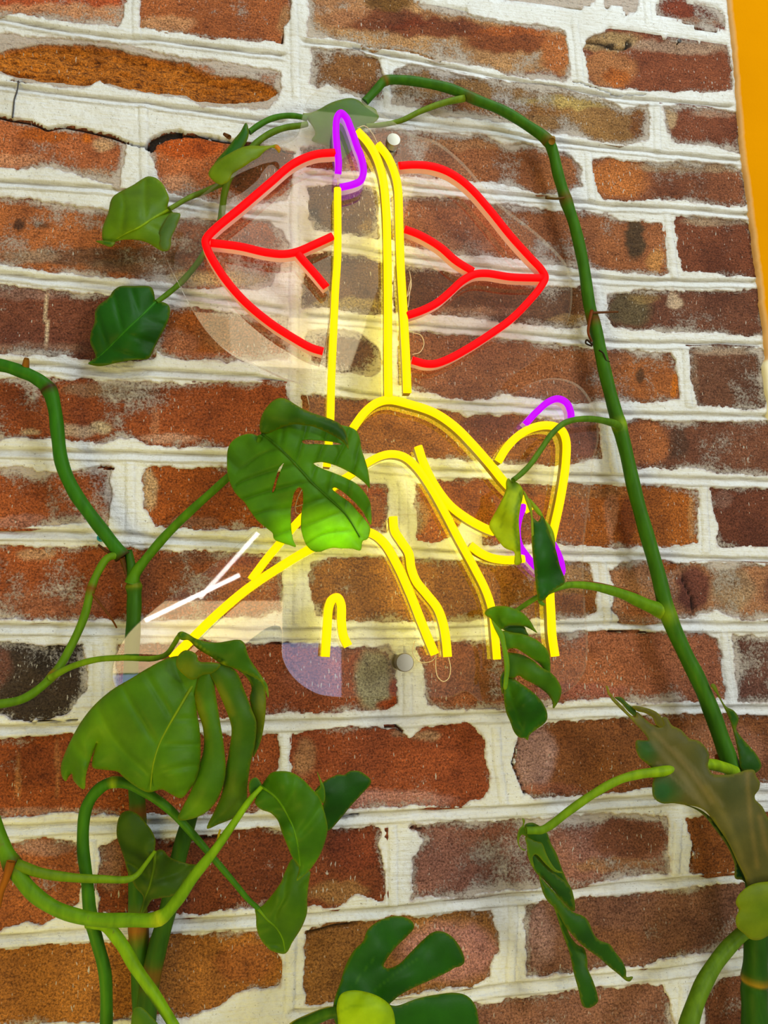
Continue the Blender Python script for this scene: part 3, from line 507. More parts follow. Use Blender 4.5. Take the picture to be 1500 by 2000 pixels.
def panel():
    o = catmull(OUT, 5, True); n = len(o); fb = ACR + ATH
    front = at_np(o[:, 0], o[:, 1], np.full(n, fb)); back = front.copy(); back[:, 1] = -ACR / 1000
    vs = np.vstack([front, back]); tri = geometry.tessellate_polygon([[Vector((v[0], v[2], 0)) for v in front]])
    fs = [tuple(t) for t in tri]; fs = fs + [tuple(n + i for i in reversed(t)) for t in tri]; nf = len(fs)
    fs += [(i, (i + 1) % n, n + (i + 1) % n, n + i) for i in range(n)]
    me = mesh('backing_panel', vs, fs, False); me.materials.append(M_ACR); me.materials.append(M_ACR_EDGE)
    me.polygons.foreach_set('material_index', [0] * nf + [1] * n); me.update()
    p = link('backing_panel', me, None, sign); p['label'] = 'clear acrylic sheet cut around the design'
panel()
# neon: front glow strip and milky silicone housing
# (front glow, silicone side colour, side glow, added hidden back emitter lighting the wall)
NEON = dict(red=((1.25, .0, .002), (.80, .48, .42), (.40, .10, .06), (1.6, .10, .05)), yellow=((1.5, .94, .0), (.22, .15, .01), (.30, .20, .0), (6.2, 5.2, .08)), purple=((.66, .0, 1.15), (.75, .60, .80), (.30, .10, .5), (1.6, .15, 2.6)))
NM = {}
for k, (e, hs, hg, bk) in NEON.items():
    NM[k] = (simple(k + '_glow', (0, 0, 0), .6, 0, e, 1.0), simple(k + '_housing', hs, .3, 0, hg, .34), simple(k + '_back_fill', (0, 0, 0), .6, 0, bk, 1.0))
    NM[k][0].node_tree.nodes['Principled BSDF'].inputs['Specular IOR Level'].default_value = .1
def sweep(path, prof, closed_prof=True):
    """sweep a (side, out) mm profile along a world path lying parallel to the wall"""
    P = np.asarray(path); n = len(P); T = np.gradient(P, axis=0); T /= np.linalg.norm(T, axis=1)[:, None]
    out = np.array([0, -1.0, 0]); side = np.cross(T, out); side /= np.linalg.norm(side, axis=1)[:, None]
    m = len(prof); vs = []; fs = []
    for i in range(n):
        for s, h in prof: vs.append(P[i] + side[i] * s / 1000 + out * h / 1000)
    for i in range(n - 1):
        for j in range(m): a = i * m + j; b = i * m + (j + 1) % m; fs.append((a, b, b + m, a + m))
    fs.append(tuple(range(m - 1, -1, -1))); fs.append(tuple((n - 1) * m + j for j in range(m)))
    return vs, fs
def tube(kind, pts, wpx=17, n=7):
    p = catmull(pts, n); base = ACR + ATH + .2; top = 11.0
    # px on the photograph are those of the glowing front
    P = at_np(p[:, 0], p[:, 1], np.full(len(p), base + top)); P[:, 1] = -base / 1000
    hw = 3.55 * wpx / 17
    glow = [(-hw, 7.4), (-hw, 9.2), (-hw * .72, 10.5), (-hw * .3, 11.0), (hw * .3, 11.0), (hw * .72, 10.5), (hw, 9.2), (hw, 7.4)]
    hous = [(-hw * .86, 0), (-hw * .86, 7.39), (hw * .86, 7.39), (hw * .86, 0)]
    vs, fs = sweep(P, glow); t = link('neon_tube', mesh('neon_tube', vs, fs), NM[kind][0], sign); t['label'] = f'glowing {kind} tube'
    vs, fs = sweep(P, hous); me = mesh('tube_housing', vs, fs, False); me.materials.append(NM[kind][1]); me.materials.append(NM[kind][2])
    me.polygons.foreach_set('material_index', [1 if (i % 4 == 3 and i < 4 * (len(P) - 1)) else 0 for i in range(len(fs))]); me.update()
    link('tube_housing', me, None, t)
TUBES = [
 ('red', [(655,294),(615,298),(573,316),(527,354),(468,404),(424,440),(406,458),(401,468),(405,484),(414,502),(439,541),(477,585),(527,627),(571,656),(609,677),(632,684)]),
 ('red', [(411,471),(468,478),(521,490),(556,493),(582,488),(615,474),(650,458)]), ('red', [(582,492),(596,509),(612,527),(638,558)]),
 ('red', [(780,320),(808,318),(839,320),(868,328),(894,342),(923,366),(959,407),(1000,458),(1036,498),(1060,524),(1067,539),(1058,558),(1034,587),(1000,621),(964,647),(916,678),(875,700),(851,708),(832,708),(806,701)]),
 ('red', [(1062,540),(1000,538),(952,531),(928,533),(904,546),(880,568),(856,588),(827,603),(795,614)]), ('red', [(926,527),(892,506),(861,479),(820,455),(791,444)]),
 ('purple', [(661,335),(662,313),(659,281),(657,247),(659,226),(666,217),(676,224),(687,249),(698,281),(707,305),(711,332),(705,349),(689,357),(666,362)]),
 ('purple', [(1028,827),(1050,803),(1075,782),(1093,777),(1109,785),(1117,802),(1118,819)]),
 ('purple', [(1026,985),(1016,1010),(1012,1038),(1017,1064),(1030,1084),(1043,1100),(1062,1118),(1085,1127),(1099,1118),(1098,1098),(1088,1072),(1075,1050)]),
 ('yellow', [(660,365),(660,500),(656,560),(652,650),(648,740),(646,820),(643,865),(639,910)]),
 ('yellow', [(699,252),(718,272),(735,300),(748,340),(755,400),(758,500),(759,600),(759,700),(760,775)]),
 ('yellow', [(739,278),(757,300),(770,328),(778,360),(781,430),(784,520),(789,600),(794,690),(797,765)]),
 ('yellow', [(690,835),(712,805),(735,786),(760,779),(800,787),(850,804),(890,831),(925,866),(960,906),(985,937),(1002,955),(1022,975),(1037,998)]),
 ('yellow', [(490,1132),(520,1092),(545,1062),(579,1022),(625,975),(660,943),(685,926),(718,903),(745,889),(768,885),(792,891),(817,913),(846,955),(871,1000),(897,1050),(927,1105),(952,1155),(964,1195),(969,1240),(973,1288)]),
 ('yellow', [(818,870),(830,905),(850,945),(880,985),(915,1012),(950,1031),(968,1038)]),
 ('yellow', [(920,1064),(942,1080),(967,1090),(1000,1093),(1026,1090)]),
 ('yellow', [(335,1287),(370,1252),(420,1203),(480,1152),(545,1108),(605,1072),(660,1046),(700,1036),(728,1041),(752,1060),(777,1102),(802,1157),(827,1220),(851,1278)]),
 ('yellow', [(769,1008),(772,1035),(785,1056),(800,1080),(805,1110),(815,1135),(835,1160),(856,1187),(867,1216),(873,1250),(876,1283)]),
 ('yellow', [(636,1283),(640,1220),(643,1186),(650,1170),(660,1167),(667,1180),(668,1215),(672,1243),(681,1262)]),
 ('yellow', [(975,900),(990,875),(1015,849),(1045,833),(1075,829),(1098,837),(1108,857),(1108,900),(1103,940),(1095,985),(1085,1030),(1079,1060),(1077,1110),(1077,1160),(1079,1200),(1081,1240),(1087,1282)]),
]
WID = dict(red=14.5, purple=13, yellow=15.5)
for k, pts in TUBES: tube(k, pts, WID[k] * (.9 if pts[0] in ((660,365), (490,1132)) else 1))
def lathe(center, prof, n=40):
    """turned about the wall normal: prof = (radius, distance off the wall) in mm"""
    vs = []; fs = []; m = len(prof)
    for i in range(n):
        a = 2 * math.pi * i / n
        for r, h in prof: vs.append((r * math.cos(a) / 1000, -h / 1000, r * math.sin(a) / 1000))
    for i in range(n):
        for j in range(m - 1): a = i * m + j; b = ((i + 1) % n) * m + j; fs.append((a, a + 1, b + 1, b))
    return vs, fs
def standoff(px, py, rpx):
    fb = ACR + ATH; c = at(px, py, fb + 7); R = rpx * (DIST / F) * 1000 * 1.03
    body = [(0, -1), (R * .8, -1), (R * .8, ACR - .1), (R * .4, ACR - .1), (R * .4, ACR)]
    cap = [(R * .98, fb), (R, fb + .4), (R, fb + 6.2), (R * .93, fb + 7), (R * .3, fb + 7.05), (0.01, fb + 7.05)]
    for nm, pr in (('standoff_barrel', body), ('standoff_cap', cap)):
        vs, fs = lathe(None, pr); me = mesh(nm, vs, fs, False)
        o = link(nm, me, M_METAL, sign); o.location = Vector((c[0], 0, c[2])) - sign.location
        o.rotation_euler = (0, 0, 0)
standoff(769, 272, 14); standoff(791, 1294, 16)
# thin clear leads from the tube ends
def polytube(path, rad, n=6):
    P = np.asarray(path); T = np.gradient(P, axis=0); T /= np.linalg.norm(T, axis=1)[:, None] + 1e-12
    rad = np.broadcast_to(np.asarray(rad, float), (len(P),)); vs = []; fs = []; ref = np.array([0, -1.0, 0.03])
    for i in range(len(P)):
        u = np.cross(T[i], ref); nu_ = np.linalg.norm(u); u = u / nu_ if nu_ > 1e-3 else np.array([1.0, 0, 0]); v = np.cross(u, T[i])
        for k in range(n):
            a = 2 * math.pi * k / n; vs.append(P[i] + (u * math.cos(a) + v * math.sin(a)) * rad[i])
    for i in range(len(P) - 1):
        for k in range(n): a = i * n + k; b = i * n + (k + 1) % n; fs.append((a, b, b + n, a + n))
    fs.append(tuple(range(n))); fs.append(tuple((len(P) - 1) * n + k for k in range(n - 1, -1, -1)))
    return vs, fs
M_LEAD = simple('lead', (.75, .58, .30), .3); M_DARKWIRE = simple('dark_wire', (.03, .025, .02), .5)
for pts in ([(698,250),(712,246),(728,262),(738,282)], [(852,1278),(845,1290),(820,1293),(806,1275),(810,1252)], [(876,1284),(880,1305),(876,1325),(866,1331),(855,1322),(851,1300),(852,1280)],
            [(800,530),(803,560),(795,580),(803,545),(797,600)], [(806,650),(822,655),(828,672),(820,688),(806,692)], [(612,930),(585,965),(578,1000),(598,1005),(600,985),(578,990)],
            [(660,337),(660,362)], [(972,902),(1000,870),(1028,828)], [(490,1134),(470,1160),(420,1210)], [(640,560),(645,580),(642,640),(636,680)]):
    p = catmull(pts, 6); vs, fs = polytube(at_np(p[:, 0], p[:, 1], np.full(len(p), 26.0)), .00035, 5)
    link('lead_wire', mesh('lead_wire', vs, fs), M_LEAD, sign)

# ------------------------------------------------------------------ plants
def Zm(ox, oy, s, pts): return [(ox + x / s, oy + y / s) for x, y in pts]
G_STEM = (52, 100, 18); G_BRIGHT = (95, 150, 15); G_DARK = (22, 66, 20); BROWN = (92, 60, 30)
def stem(parent, name, pts, wid, dep, col=G_STEM, nodes=(), n=6, seg=14):
    """pts px; wid px and dep mm given at the ends (or per point); nodes = (index, swelling, colour)"""
    def beyond(a, b):                                        # a stem that leaves the frame runs on out of sight
        if a[1] > 2035: return [(a[0] + .3 * (a[0] - b[0]), a[1] + 150), (a[0] + .4 * (a[0] - b[0]), a[1] + 320)]
        if a[0] < -35: return [(a[0] - 130, a[1] + 10), (a[0] - 260, a[1] + 60)]
        return []
    wid = list(wid); dep = list(dep); m = len(pts)
    w_ = np.interp(np.arange(m), np.linspace(0, m - 1, len(wid)), wid); d_ = np.interp(np.arange(m), np.linspace(0, m - 1, len(dep)), dep)
    arr = [(*q, a, b) for q, a, b in zip(pts, w_, d_)]; pre = [(*q, w_[0], d_[0]) for q in beyond(pts[0], pts[1])][::-1]; post = [(*q, w_[-1], d_[-1]) for q in beyond(pts[-1], pts[-2])]
    nodes = [(i + len(pre), a, b) for i, a, b in nodes]
    p = catmull(np.array(pre + arr + post), n); P = at_np(p[:, 0], p[:, 1], p[:, 3])
    t = np.arange(len(p)) / n; R = p[:, 2] / 2 * (np.linalg.norm(P - CAM, axis=1) / F)
    c = np.repeat(lin(col)[None] if not isinstance(col, list) else lin(col[0])[None], len(p), 0)
    if isinstance(col, list): f = (t / t[-1])[:, None]; c = lin(col[0])[None] * (1 - f) + lin(col[1])[None] * f
    for (i, sw, cc) in nodes:
        g_ = np.exp(-((t - i) / .28) ** 2); R = R * (1 + sw * g_)
        if cc is not None: g2 = np.exp(-((t - i) / .2) ** 2)[:, None]; c = c * (1 - g2) + lin(cc)[None] * g2
    R = R * (1 + .03 * np.sin(t * 5.1))
    vs, fs = polytube(P, R, seg); me = mesh(name, vs, fs); set_attr(me, 'col', np.repeat(c, seg, 0), 'C')
    return link(name, me, M_STEM, parent)
def leaf(parent, patches, label=None, name='leaf'):
    """patches: dicts out, dep (mm or [(px,py,mm)...]), col, holes, mid (px line), curl, per, tone2"""
    AV, AF, AC, AN = [], [], [], []; mids = []
    for pt in patches:
        step = pt.get('step', 5.0)
        o = catmull(pt['out'], 4, True) if pt.get('smooth', True) else np.array(pt['out'], float)
        # thin out points closer than 1.2 px
        keep = [0]
        for i in range(1, len(o)):
            if np.hypot(*(o[i] - o[keep[-1]])) > 1.6: keep.append(i)
        o = o[keep]; holes = [catmull(h, 4, True) for h in pt.get('holes', [])]
        xs = np.arange(o[:, 0].min(), o[:, 0].max(), step); ys = np.arange(o[:, 1].min(), o[:, 1].max(), step)
        qx, qy = np.meshgrid(xs, ys); qx = qx + (np.arange(len(ys)) % 2)[:, None] * step / 2; qx = qx.ravel(); qy = qy.ravel()
        ok = inside(o, qx, qy) & (segdist(o, qx, qy) > step * .5)
        for h in holes: ok &= ~inside(h, qx, qy) & (segdist(h, qx, qy) > step * .5)
        pts = [o] + holes + [np.column_stack([qx[ok], qy[ok]])]; edges = []; base = 0
        for ring in [o] + holes: edges += [(base + i, base + (i + 1) % len(ring)) for i in range(len(ring))]; base += len(ring)
        allp = np.vstack(pts)
        rv, _, rf, *_ = geometry.delaunay_2d_cdt([Vector(p) for p in allp], edges, [], 0, 1e-4)
        rv = np.array([(v[0], v[1]) for v in rv]); cen = np.array([rv[list(f)].mean(0) for f in rf])
        good = inside(o, cen[:, 0], cen[:, 1])
        for h in holes: good &= ~inside(h, cen[:, 0], cen[:, 1])
        rf = [tuple(f) for f, g_ in zip(rf, good) if g_]
        def depth(x, y):
            dep = pt['dep']
            if isinstance(dep, (int, float)): z_ = np.full(x.shape, float(dep))
            else:
                a = np.array(dep, float); w2 = 1 / ((x[:, None] - a[None, :, 0]) ** 2 + (y[:, None] - a[None, :, 1]) ** 2 + 120.0) ** 1.3
                z_ = (w2 * a[None, :, 2]).sum(1) / w2.sum(1)
            de = segdist(o, x, y)
            z_ = z_ - pt.get('curl', 3.0) * np.exp(-de / 14)
            if 'mid' in pt:
                dm = segdist(pt['mid'], x, y, False); z_ = z_ - pt.get('fold', 2.5) * np.exp(-dm / 12)
            return z_ + .5 * vnoise(x, y, 45, 60)
        zz = depth(rv[:, 0], rv[:, 1]); vein = np.zeros(len(rv))
        if 'mid' in pt:
            M = np.array(catmull(pt['mid'], 5)); per = pt.get('per', 46.0); dm = segdist(M, rv[:, 0], rv[:, 1], False)
            M4 = np.array(catmull(pt['mid'], 40)); L = np.concatenate([[0], np.cumsum(np.linalg.norm(np.diff(M4, axis=0), axis=1))])
            j = np.argmin((rv[:, None, 0] - M4[None, :, 0]) ** 2 + (rv[:, None, 1] - M4[None, :, 1]) ** 2, 1); s = L[j]
            ph = ((s + .55 * dm) / per) % 1.0; tri = np.abs(ph - .5) * 2
            vein = np.clip((tri - .74) / .26, 0, 1) * .6 * np.clip(dm / 10, 0, 1); zz = zz - 1.9 * np.clip((tri - .6) / .4, 0, 1) * np.clip(dm / 14, 0, 1)
            vein = np.maximum(vein, np.exp(-(dm / 2.5) ** 2))
        W = at_np(rv[:, 0], rv[:, 1], zz); b0 = sum(len(v) for v in AV)
        LN = (lambda q: lin(q) / np.array([1.24, 1.12, .30])) if pt.get('dull') else lin
        c = np.repeat(LN(pt['col'])[None], len(rv), 0)
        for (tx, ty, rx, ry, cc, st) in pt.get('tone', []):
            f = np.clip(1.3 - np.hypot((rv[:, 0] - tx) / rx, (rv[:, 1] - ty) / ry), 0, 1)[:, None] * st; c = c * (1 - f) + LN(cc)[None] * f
        for (line, half, cc, st) in pt.get('band', []):
            f = np.clip(1.2 - segdist(line, rv[:, 0], rv[:, 1], False) / half, 0, 1)[:, None] * st; c = c * (1 - f) + LN(cc)[None] * f
        de = segdist(o, rv[:, 0], rv[:, 1]); f = (np.exp(-(de / 1.3) ** 2) * .3)[:, None]; c = c * (1 - f) + lin((150, 160, 60))[None] * f   # pale leaf margin
        if 'veindark' in pt: c = c * (1 - pt['veindark'] * vein)[:, None]; vein = vein * 0
        AV.append(W); AC.append(c); AN.append(vein); AF += [tuple(b0 + i for i in f_) for f_ in rf]
        if 'mid' in pt and pt.get('rib', True): mids.append((M, depth, pt))
    V_ = np.vstack(AV); me = mesh(name, V_, AF); set_attr(me, 'col', np.vstack(AC), 'C'); set_attr(me, 'vein', np.concatenate(AN))
    # faces towards the camera
    o_ = link(name, me, M_LEAF, parent); md = o_.modifiers.new('thickness', 'SOLIDIFY'); md.thickness = .0007; md.offset = 0
    if label: o_['label'] = label
    for M, depth, pt in mids:
        d = depth(M[:, 0], M[:, 1]) + .25; P = at_np(M[:, 0], M[:, 1], d); R = np.linspace(.0013, .0004, len(P))
        vs, fs = polytube(P, R, 6); m2 = mesh('midrib', vs, fs); set_attr(m2, 'col', np.repeat(lin(pt.get('ribcol', tuple(min(255, int(q * 1.12 + 6)) for q in pt['col'])))[None], len(vs), 0), 'C')
        link('midrib', m2, M_STEM, o_)
    return o_

# ---- left: split-leaf monstera climbing the wall
mon = thing('monstera_vine', 'thick stemmed split leaf monstera climbing the brick wall left of the sign', 'plant', at(270, 2040, 12))
stem(mon, 'stem', [(-45,712),(0,713),(40,725),(72,740),(95,760),(107,800),(113,850),(121,905),(145,960),(180,1010),(215,1055),(240,1088)], [22,24,24], [26,22,14], (36,98,20), [(4,.26,(48,32,20)),(11,.3,(46,32,20))])
stem(mon, 'stem', [(250,1075),(256,1105),(260,1130),(262,1155),(262,1180),(260,1230),(256,1300),(255,1370),(259,1450),(266,1530),(269,1600),(269,1640),(268,1740),(272,1850),(278,1950),(281,2040)], [14,26,27,28,30,33], [12,12,14], (38,86,22), [(2.6,.22,(86,110,24)),(9.8,.05,BROWN),(12.6,.08,(110,75,35))], seg=18)
stem(mon, 'stem', [(382,1560),(370,1600),(350,1670),(330,1770),(308,1850),(290,1940),(283,2040)], [26,29,32], [30,22,20], (40,84,24), [(4.6,.04,(90,70,30))], seg=18)
stem(mon, 'petiole', [(257,1140),(264,1120),(280,1098),(320,1050),(370,1000),(420,955),(460,918),(484,892),(498,874),(509,852)], [26,18,17,15,12,9], [13,16,34,55], (58,112,18))
stem(mon, 'petiole', [(233,1083),(210,1090),(190,1120),(178,1150),(165,1203),(140,1260),(112,1308),(85,1338),(45,1365),(0,1375),(-50,1378)], [14,15,15], [16,26,44], (70,118,22), [(3,.12,(90,60,25)),(6.3,.2,(110,95,30))])
stem(mon, 'petiole', [(98,1324),(140,1302),(190,1288),(240,1285),(300,1286),(325,1278),(340,1258),(350,1242),(356,1238)], [12,10,9], [34,60,84], (82,128,20))
stem(mon, 'aerial_root', [(178,1158),(200,1185),(220,1212),(228,1226)], [5,3], [24,12], (80,50,25)); stem(mon, 'aerial_root', [(192,1064),(208,1076),(228,1086)], [4,7], [16,15], (60,38,22))
stem(mon, 'aerial_root', [(238,1090),(242,1105),(246,1120)], [10,5], [16,14], (70,48,28)); stem(mon, 'leaf_scar', [(49,722),(51,708),(52,700)], [13,11,8], [24,28,30], (110,80,40))
zA = lambda p: Zm(430, 770, 4.839, p)
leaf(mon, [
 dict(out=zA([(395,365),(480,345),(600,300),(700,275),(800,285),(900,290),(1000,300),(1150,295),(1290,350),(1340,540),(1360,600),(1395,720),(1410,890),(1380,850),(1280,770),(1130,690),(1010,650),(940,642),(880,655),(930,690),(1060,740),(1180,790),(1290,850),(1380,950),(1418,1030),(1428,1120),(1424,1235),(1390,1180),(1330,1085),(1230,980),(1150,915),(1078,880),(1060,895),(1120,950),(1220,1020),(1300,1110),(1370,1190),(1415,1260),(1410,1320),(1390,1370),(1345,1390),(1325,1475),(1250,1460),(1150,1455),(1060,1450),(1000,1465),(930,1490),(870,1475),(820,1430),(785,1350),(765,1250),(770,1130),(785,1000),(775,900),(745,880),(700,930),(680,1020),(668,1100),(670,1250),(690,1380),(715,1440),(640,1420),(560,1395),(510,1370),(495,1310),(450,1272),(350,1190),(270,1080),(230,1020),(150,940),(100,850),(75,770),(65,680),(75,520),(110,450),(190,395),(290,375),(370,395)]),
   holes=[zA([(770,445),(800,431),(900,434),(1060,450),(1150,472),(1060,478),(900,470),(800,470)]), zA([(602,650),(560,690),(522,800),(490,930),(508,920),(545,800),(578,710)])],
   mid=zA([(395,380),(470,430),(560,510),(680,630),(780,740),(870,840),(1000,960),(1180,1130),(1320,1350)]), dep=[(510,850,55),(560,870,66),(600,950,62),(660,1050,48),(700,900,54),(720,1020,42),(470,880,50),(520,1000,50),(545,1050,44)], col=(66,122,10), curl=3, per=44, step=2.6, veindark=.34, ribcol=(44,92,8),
   tone=[(650,1045,80,50,(150,225,10),.85),(560,1035,34,50,(125,200,10),.7),(480,900,50,60,(55,98,12),.5),(690,850,40,60,(70,120,14),.4)]),  # bright lower tones: neon backlight painted into the leaf colour
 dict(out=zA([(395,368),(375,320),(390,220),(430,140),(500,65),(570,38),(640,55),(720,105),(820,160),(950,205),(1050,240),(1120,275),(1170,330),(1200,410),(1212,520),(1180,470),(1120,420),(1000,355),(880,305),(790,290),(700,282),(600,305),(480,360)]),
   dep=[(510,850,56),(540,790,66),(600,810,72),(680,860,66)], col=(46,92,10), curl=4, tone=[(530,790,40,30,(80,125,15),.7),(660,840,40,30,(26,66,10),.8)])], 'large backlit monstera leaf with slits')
zB = lambda p: Zm(110, 1220, 3.488, p)
leaf(mon, [
 dict(out=zB([(830,215),(760,230),(640,290),(500,375),(390,440),(270,540),(180,650),(110,770),(60,880),(35,960),(40,1030),(65,1065),(85,1030),(108,1012),(120,1060),(190,1120),(200,1040),(215,970),(250,870),(278,800),(255,890),(250,970),(320,985),(420,1000),(470,1045),(560,1110),(630,1140),(720,1120),(780,1150),(850,1180),(900,1130),(950,1050),(975,950),(980,800),(970,680),(955,600),(960,500),(1000,400),(1010,300),(950,240),(900,215)]),
   mid=zB([(1030,300),(960,370),(900,460),(830,580),(760,700),(700,820),(660,960),(640,1130)]), dep=[(350,1285,84),(400,1310,92),(300,1380,96),(180,1500,84),(330,1500,100),(300,1540,90),(130,1510,70)], col=(72,120,10), curl=6, per=60, fold=2,
   tone=[(190,1430,60,60,(96,142,14),.5),(330,1520,70,36,(86,134,14),.5),(300,1390,70,50,(56,102,10),.6)], ribcol=(92,130,16)),
 dict(out=zB([(1000,295),(945,480),(960,580),(1000,700),(1005,850),(960,1000),(920,1130),(870,1230),(830,1325),(930,1320),(1040,1260),(1110,1160),(1150,1020),(1140,830),(1110,640),(1080,450),(1060,300)]),
   dep=[(400,1310,92),(410,1400,90),(400,1520,88),(360,1590,82)], col=(66,112,14), curl=4, band=[(zB([(955,480),(1000,640),(1010,760)]), 10, (104,116,26), .7)], tone=[(390,1580,30,30,(95,140,15),.6)]),
 dict(out=zB([(1040,295),(1090,420),(1150,560),(1195,700),(1180,850),(1150,1020),(1130,1150),(1080,1270),(1025,1390),(1100,1360),(1200,1320),(1260,1290),(1290,1250),(1300,1100),(1320,950),(1350,820),(1360,660),(1330,580),(1280,450),(1230,330),(1180,285),(1100,265)]),
   dep=[(420,1305,94),(460,1380,90),(470,1480,84),(440,1580,80),(415,1615,76)], col=(54,96,14), curl=4, band=[(zB([(1100,420),(1160,520),(1190,600)]), 10, (104,118,26), .7)], tone=[(455,1560,30,50,(80,110,20),.6)]),
 dict(out=zB([(1200,288),(1330,340),(1400,380),(1425,480),(1420,640),(1390,800),(1340,905),(1352,800),(1362,660),(1335,585),(1318,500),(1330,430),(1290,350)]),
   dep=[(460,1310,88),(515,1360,80),(500,1460,74)], col=(48,88,14), curl=2, tone=[(510,1390,14,50,(120,130,30),.6)]),
 dict(out=zB([(825,65),(850,48),(890,60),(960,100),(1080,125),(1250,105),(1280,130),(1310,220),(1390,340),(1440,420),(1445,500),(1395,390),(1310,340),(1200,292),(1130,268),(1050,215),(960,160),(900,105),(860,105),(835,90)]),
   dep=[(355,1238,86),(400,1260,94),(475,1255,98),(500,1310,92)], col=(54,102,12), curl=3, band=[(zB([(890,90),(1050,215),(1150,270)]), 4, (150,170,30), .8)]),
 dict(out=zB([(830,215),(880,175),(950,200),(970,250),(1060,258),(1120,275),(1060,330),(1000,340),(930,375),(870,340),(820,280)]),
   dep=[(360,1280,96),(385,1290,100)], col=(62,100,14), curl=3, tone=[(365,1305,25,20,(104,120,24),.6)])], 'big drooping monstera leaf')

# ---- right: vine arching over the sign from the lower right corner
vine = thing('arching_monstera_vine', 'long green vine rising at lower right and arching over the neon sign', 'plant', at(1476, 2040, 22))
stem(vine, 'stem', [(1462,1640),(1448,1560),(1432,1505),(1415,1460),(1390,1390),(1365,1330),(1335,1270),(1305,1200),(1285,1120),(1262,1040),(1240,960),(1222,880),(1209,830),(1195,780),(1180,720),(1165,650),(1152,600),(1140,520),(1122,440),(1105,390),(1090,340),(1080,297),(1070,275),(1030,245),(980,215),(930,195),(885,175),(830,162),(780,156),(752,158),(735,175),(712,200)], [30,28,26,24,20,18,16,14], [34,24,18,16,16,14,10], (42,96,20),
     [(2,.1,None),(7,.18,(86,130,26)),(12,.22,(96,140,24)),(15.5,.1,(80,60,35)),(19,.15,(70,70,30)),(22,.18,(80,80,45)),(25.3,.1,(60,80,25)),(29,.15,(90,85,45))])
stem(vine, 'stem', [(1476,2050),(1475,1990),(1473,1935),(1474,1915),(1476,1870),(1478,1820),(1478,1760),(1470,1690),(1462,1640)], [40,38,36,32,30], [26,26,30,34], (30,78,20), [(3,.1,(120,110,40))], seg=18)
stem(vine, 'petiole', [(1335,2050),(1350,1985),(1375,1920),(1410,1865),(1452,1822),(1475,1810)], [30,26,22,20], [60,52,36,30], (70,112,30))
stem(vine, 'petiole', [(907,192),(870,200),(820,218),(785,235),(745,244),(715,246)], [12,9,8], [15,13,12], (82,120,34))
stem(vine, 'petiole', [(600,232),(586,228),(560,226),(530,232),(505,245),(487,258)], [9,10,10], [12,14,16], (48,104,26)); stem(vine, 'petiole', [(600,242),(588,245),(555,250),(525,262),(500,280),(485,296)], [9,11,11], [12,14,16], (70,112,30))
stem(vine, 'stem', [(485,296),(465,322),(447,350),(438,380),(434,410),(428,440),(418,462),(405,485),(385,515),(355,550),(330,572),(306,590)], [12,12,11,9], [14,12,10,16], [(80,115,30),(62,110,34)], [(9,.12,(70,95,25))])
stem(vine, 'petiole', [(445,356),(425,363),(400,374),(370,386),(330,409)], [9,10,8], [12,12,13,15,29], (76,112,40))
stem(vine, 'petiole', [(1212,848),(1207,832),(1180,822),(1140,818),(1105,825),(1080,845),(1055,880),(1035,908),(1015,928),(1002,938)], [18,12,11,11,10], [16,22,31,39,42,44,46,50,54,57], (62,110,26))
stem(vine, 'petiole', [(1303,1197),(1260,1180),(1220,1162),(1180,1150),(1140,1143),(1108,1143),(1080,1152),(1050,1166),(1020,1185),(996,1202)], [28,20,15,12,10,9], [18,34,48,46], (76,128,24), [(0.2,.15,(120,160,40))])
stem(vine, 'dried_sheath', [(1108,1137),(1150,1138),(1200,1148),(1246,1160)], [4,6,7,4], [36,34,30,24], (96,52,22))
stem(vine, 'petiole', [(1436,1508),(1410,1498),(1385,1493),(1340,1498),(1290,1507),(1250,1512),(1210,1523),(1160,1550),(1110,1585),(1075,1612),(1058,1621),(1040,1622),(1028,1622)], [20,19,15,14,13], [36,52,48,46], [(110,160,20),(66,112,22)])
for pts, ww, cc in (([(1155,611),(1180,610),(1207,609)], 5, (70,45,25)), ([(1156,606),(1151,630),(1149,650),(1156,668)], 6, (90,50,28)), ([(1158,674),(1146,664),(1144,670),(1156,676)], 4, (30,22,18)), ([(1170,684),(1178,690),(1185,705),(1191,706)], 3, (30,24,18)),
                    ([(1066,386),(1085,388),(1103,386)], 5, (70,58,28)), ([(1078,276),(1080,270)], 12, (110,95,60)), ([(1405,1495),(1402,1475)], 14, (92,52,25)), ([(448,268),(438,262)], 8, (80,55,30))):
    stem(vine, 'aerial_root', pts, [ww, ww * .7], [24, 20], cc)
zC = lambda p: Zm(160, 330, 5.0, p)
leaf(vine, [dict(out=zC([(850,397),(835,370),(850,290),(830,230),(790,150),(720,90),(650,75),(600,95),(500,160),(320,260),(285,310),(260,430),(215,540),(200,620),(210,700),(290,720),(380,695),(520,690),(640,720),(740,780),(800,805),(840,790),(860,720),(880,600),(900,470),(890,425)]), mid=zC([(845,400),(700,480),(560,570),(430,630),(290,715)]),
   dep=[(330,409,31),(270,440,38),(210,460,30),(290,350,20),(310,480,36)], col=(82,122,10), curl=4, per=52, tone=[(270,380,50,30,(78,112,10),.6),(255,455,50,20,(106,146,12),.6)]),
  dict(out=zC([(962,440),(940,432),(880,430),(850,450),(790,540),(755,620),(752,720),(780,790),(810,803),(850,790),(868,740),(872,670),(905,600),(935,530)]), dep=38, col=(84,118,54), dull=True, curl=4),
  dict(out=zC([(135,706),(200,700),(300,714),(325,718),(285,760),(200,735)]), dep=30, col=(40,92,14), curl=1)], 'pale heart shaped leaf with a folded edge')
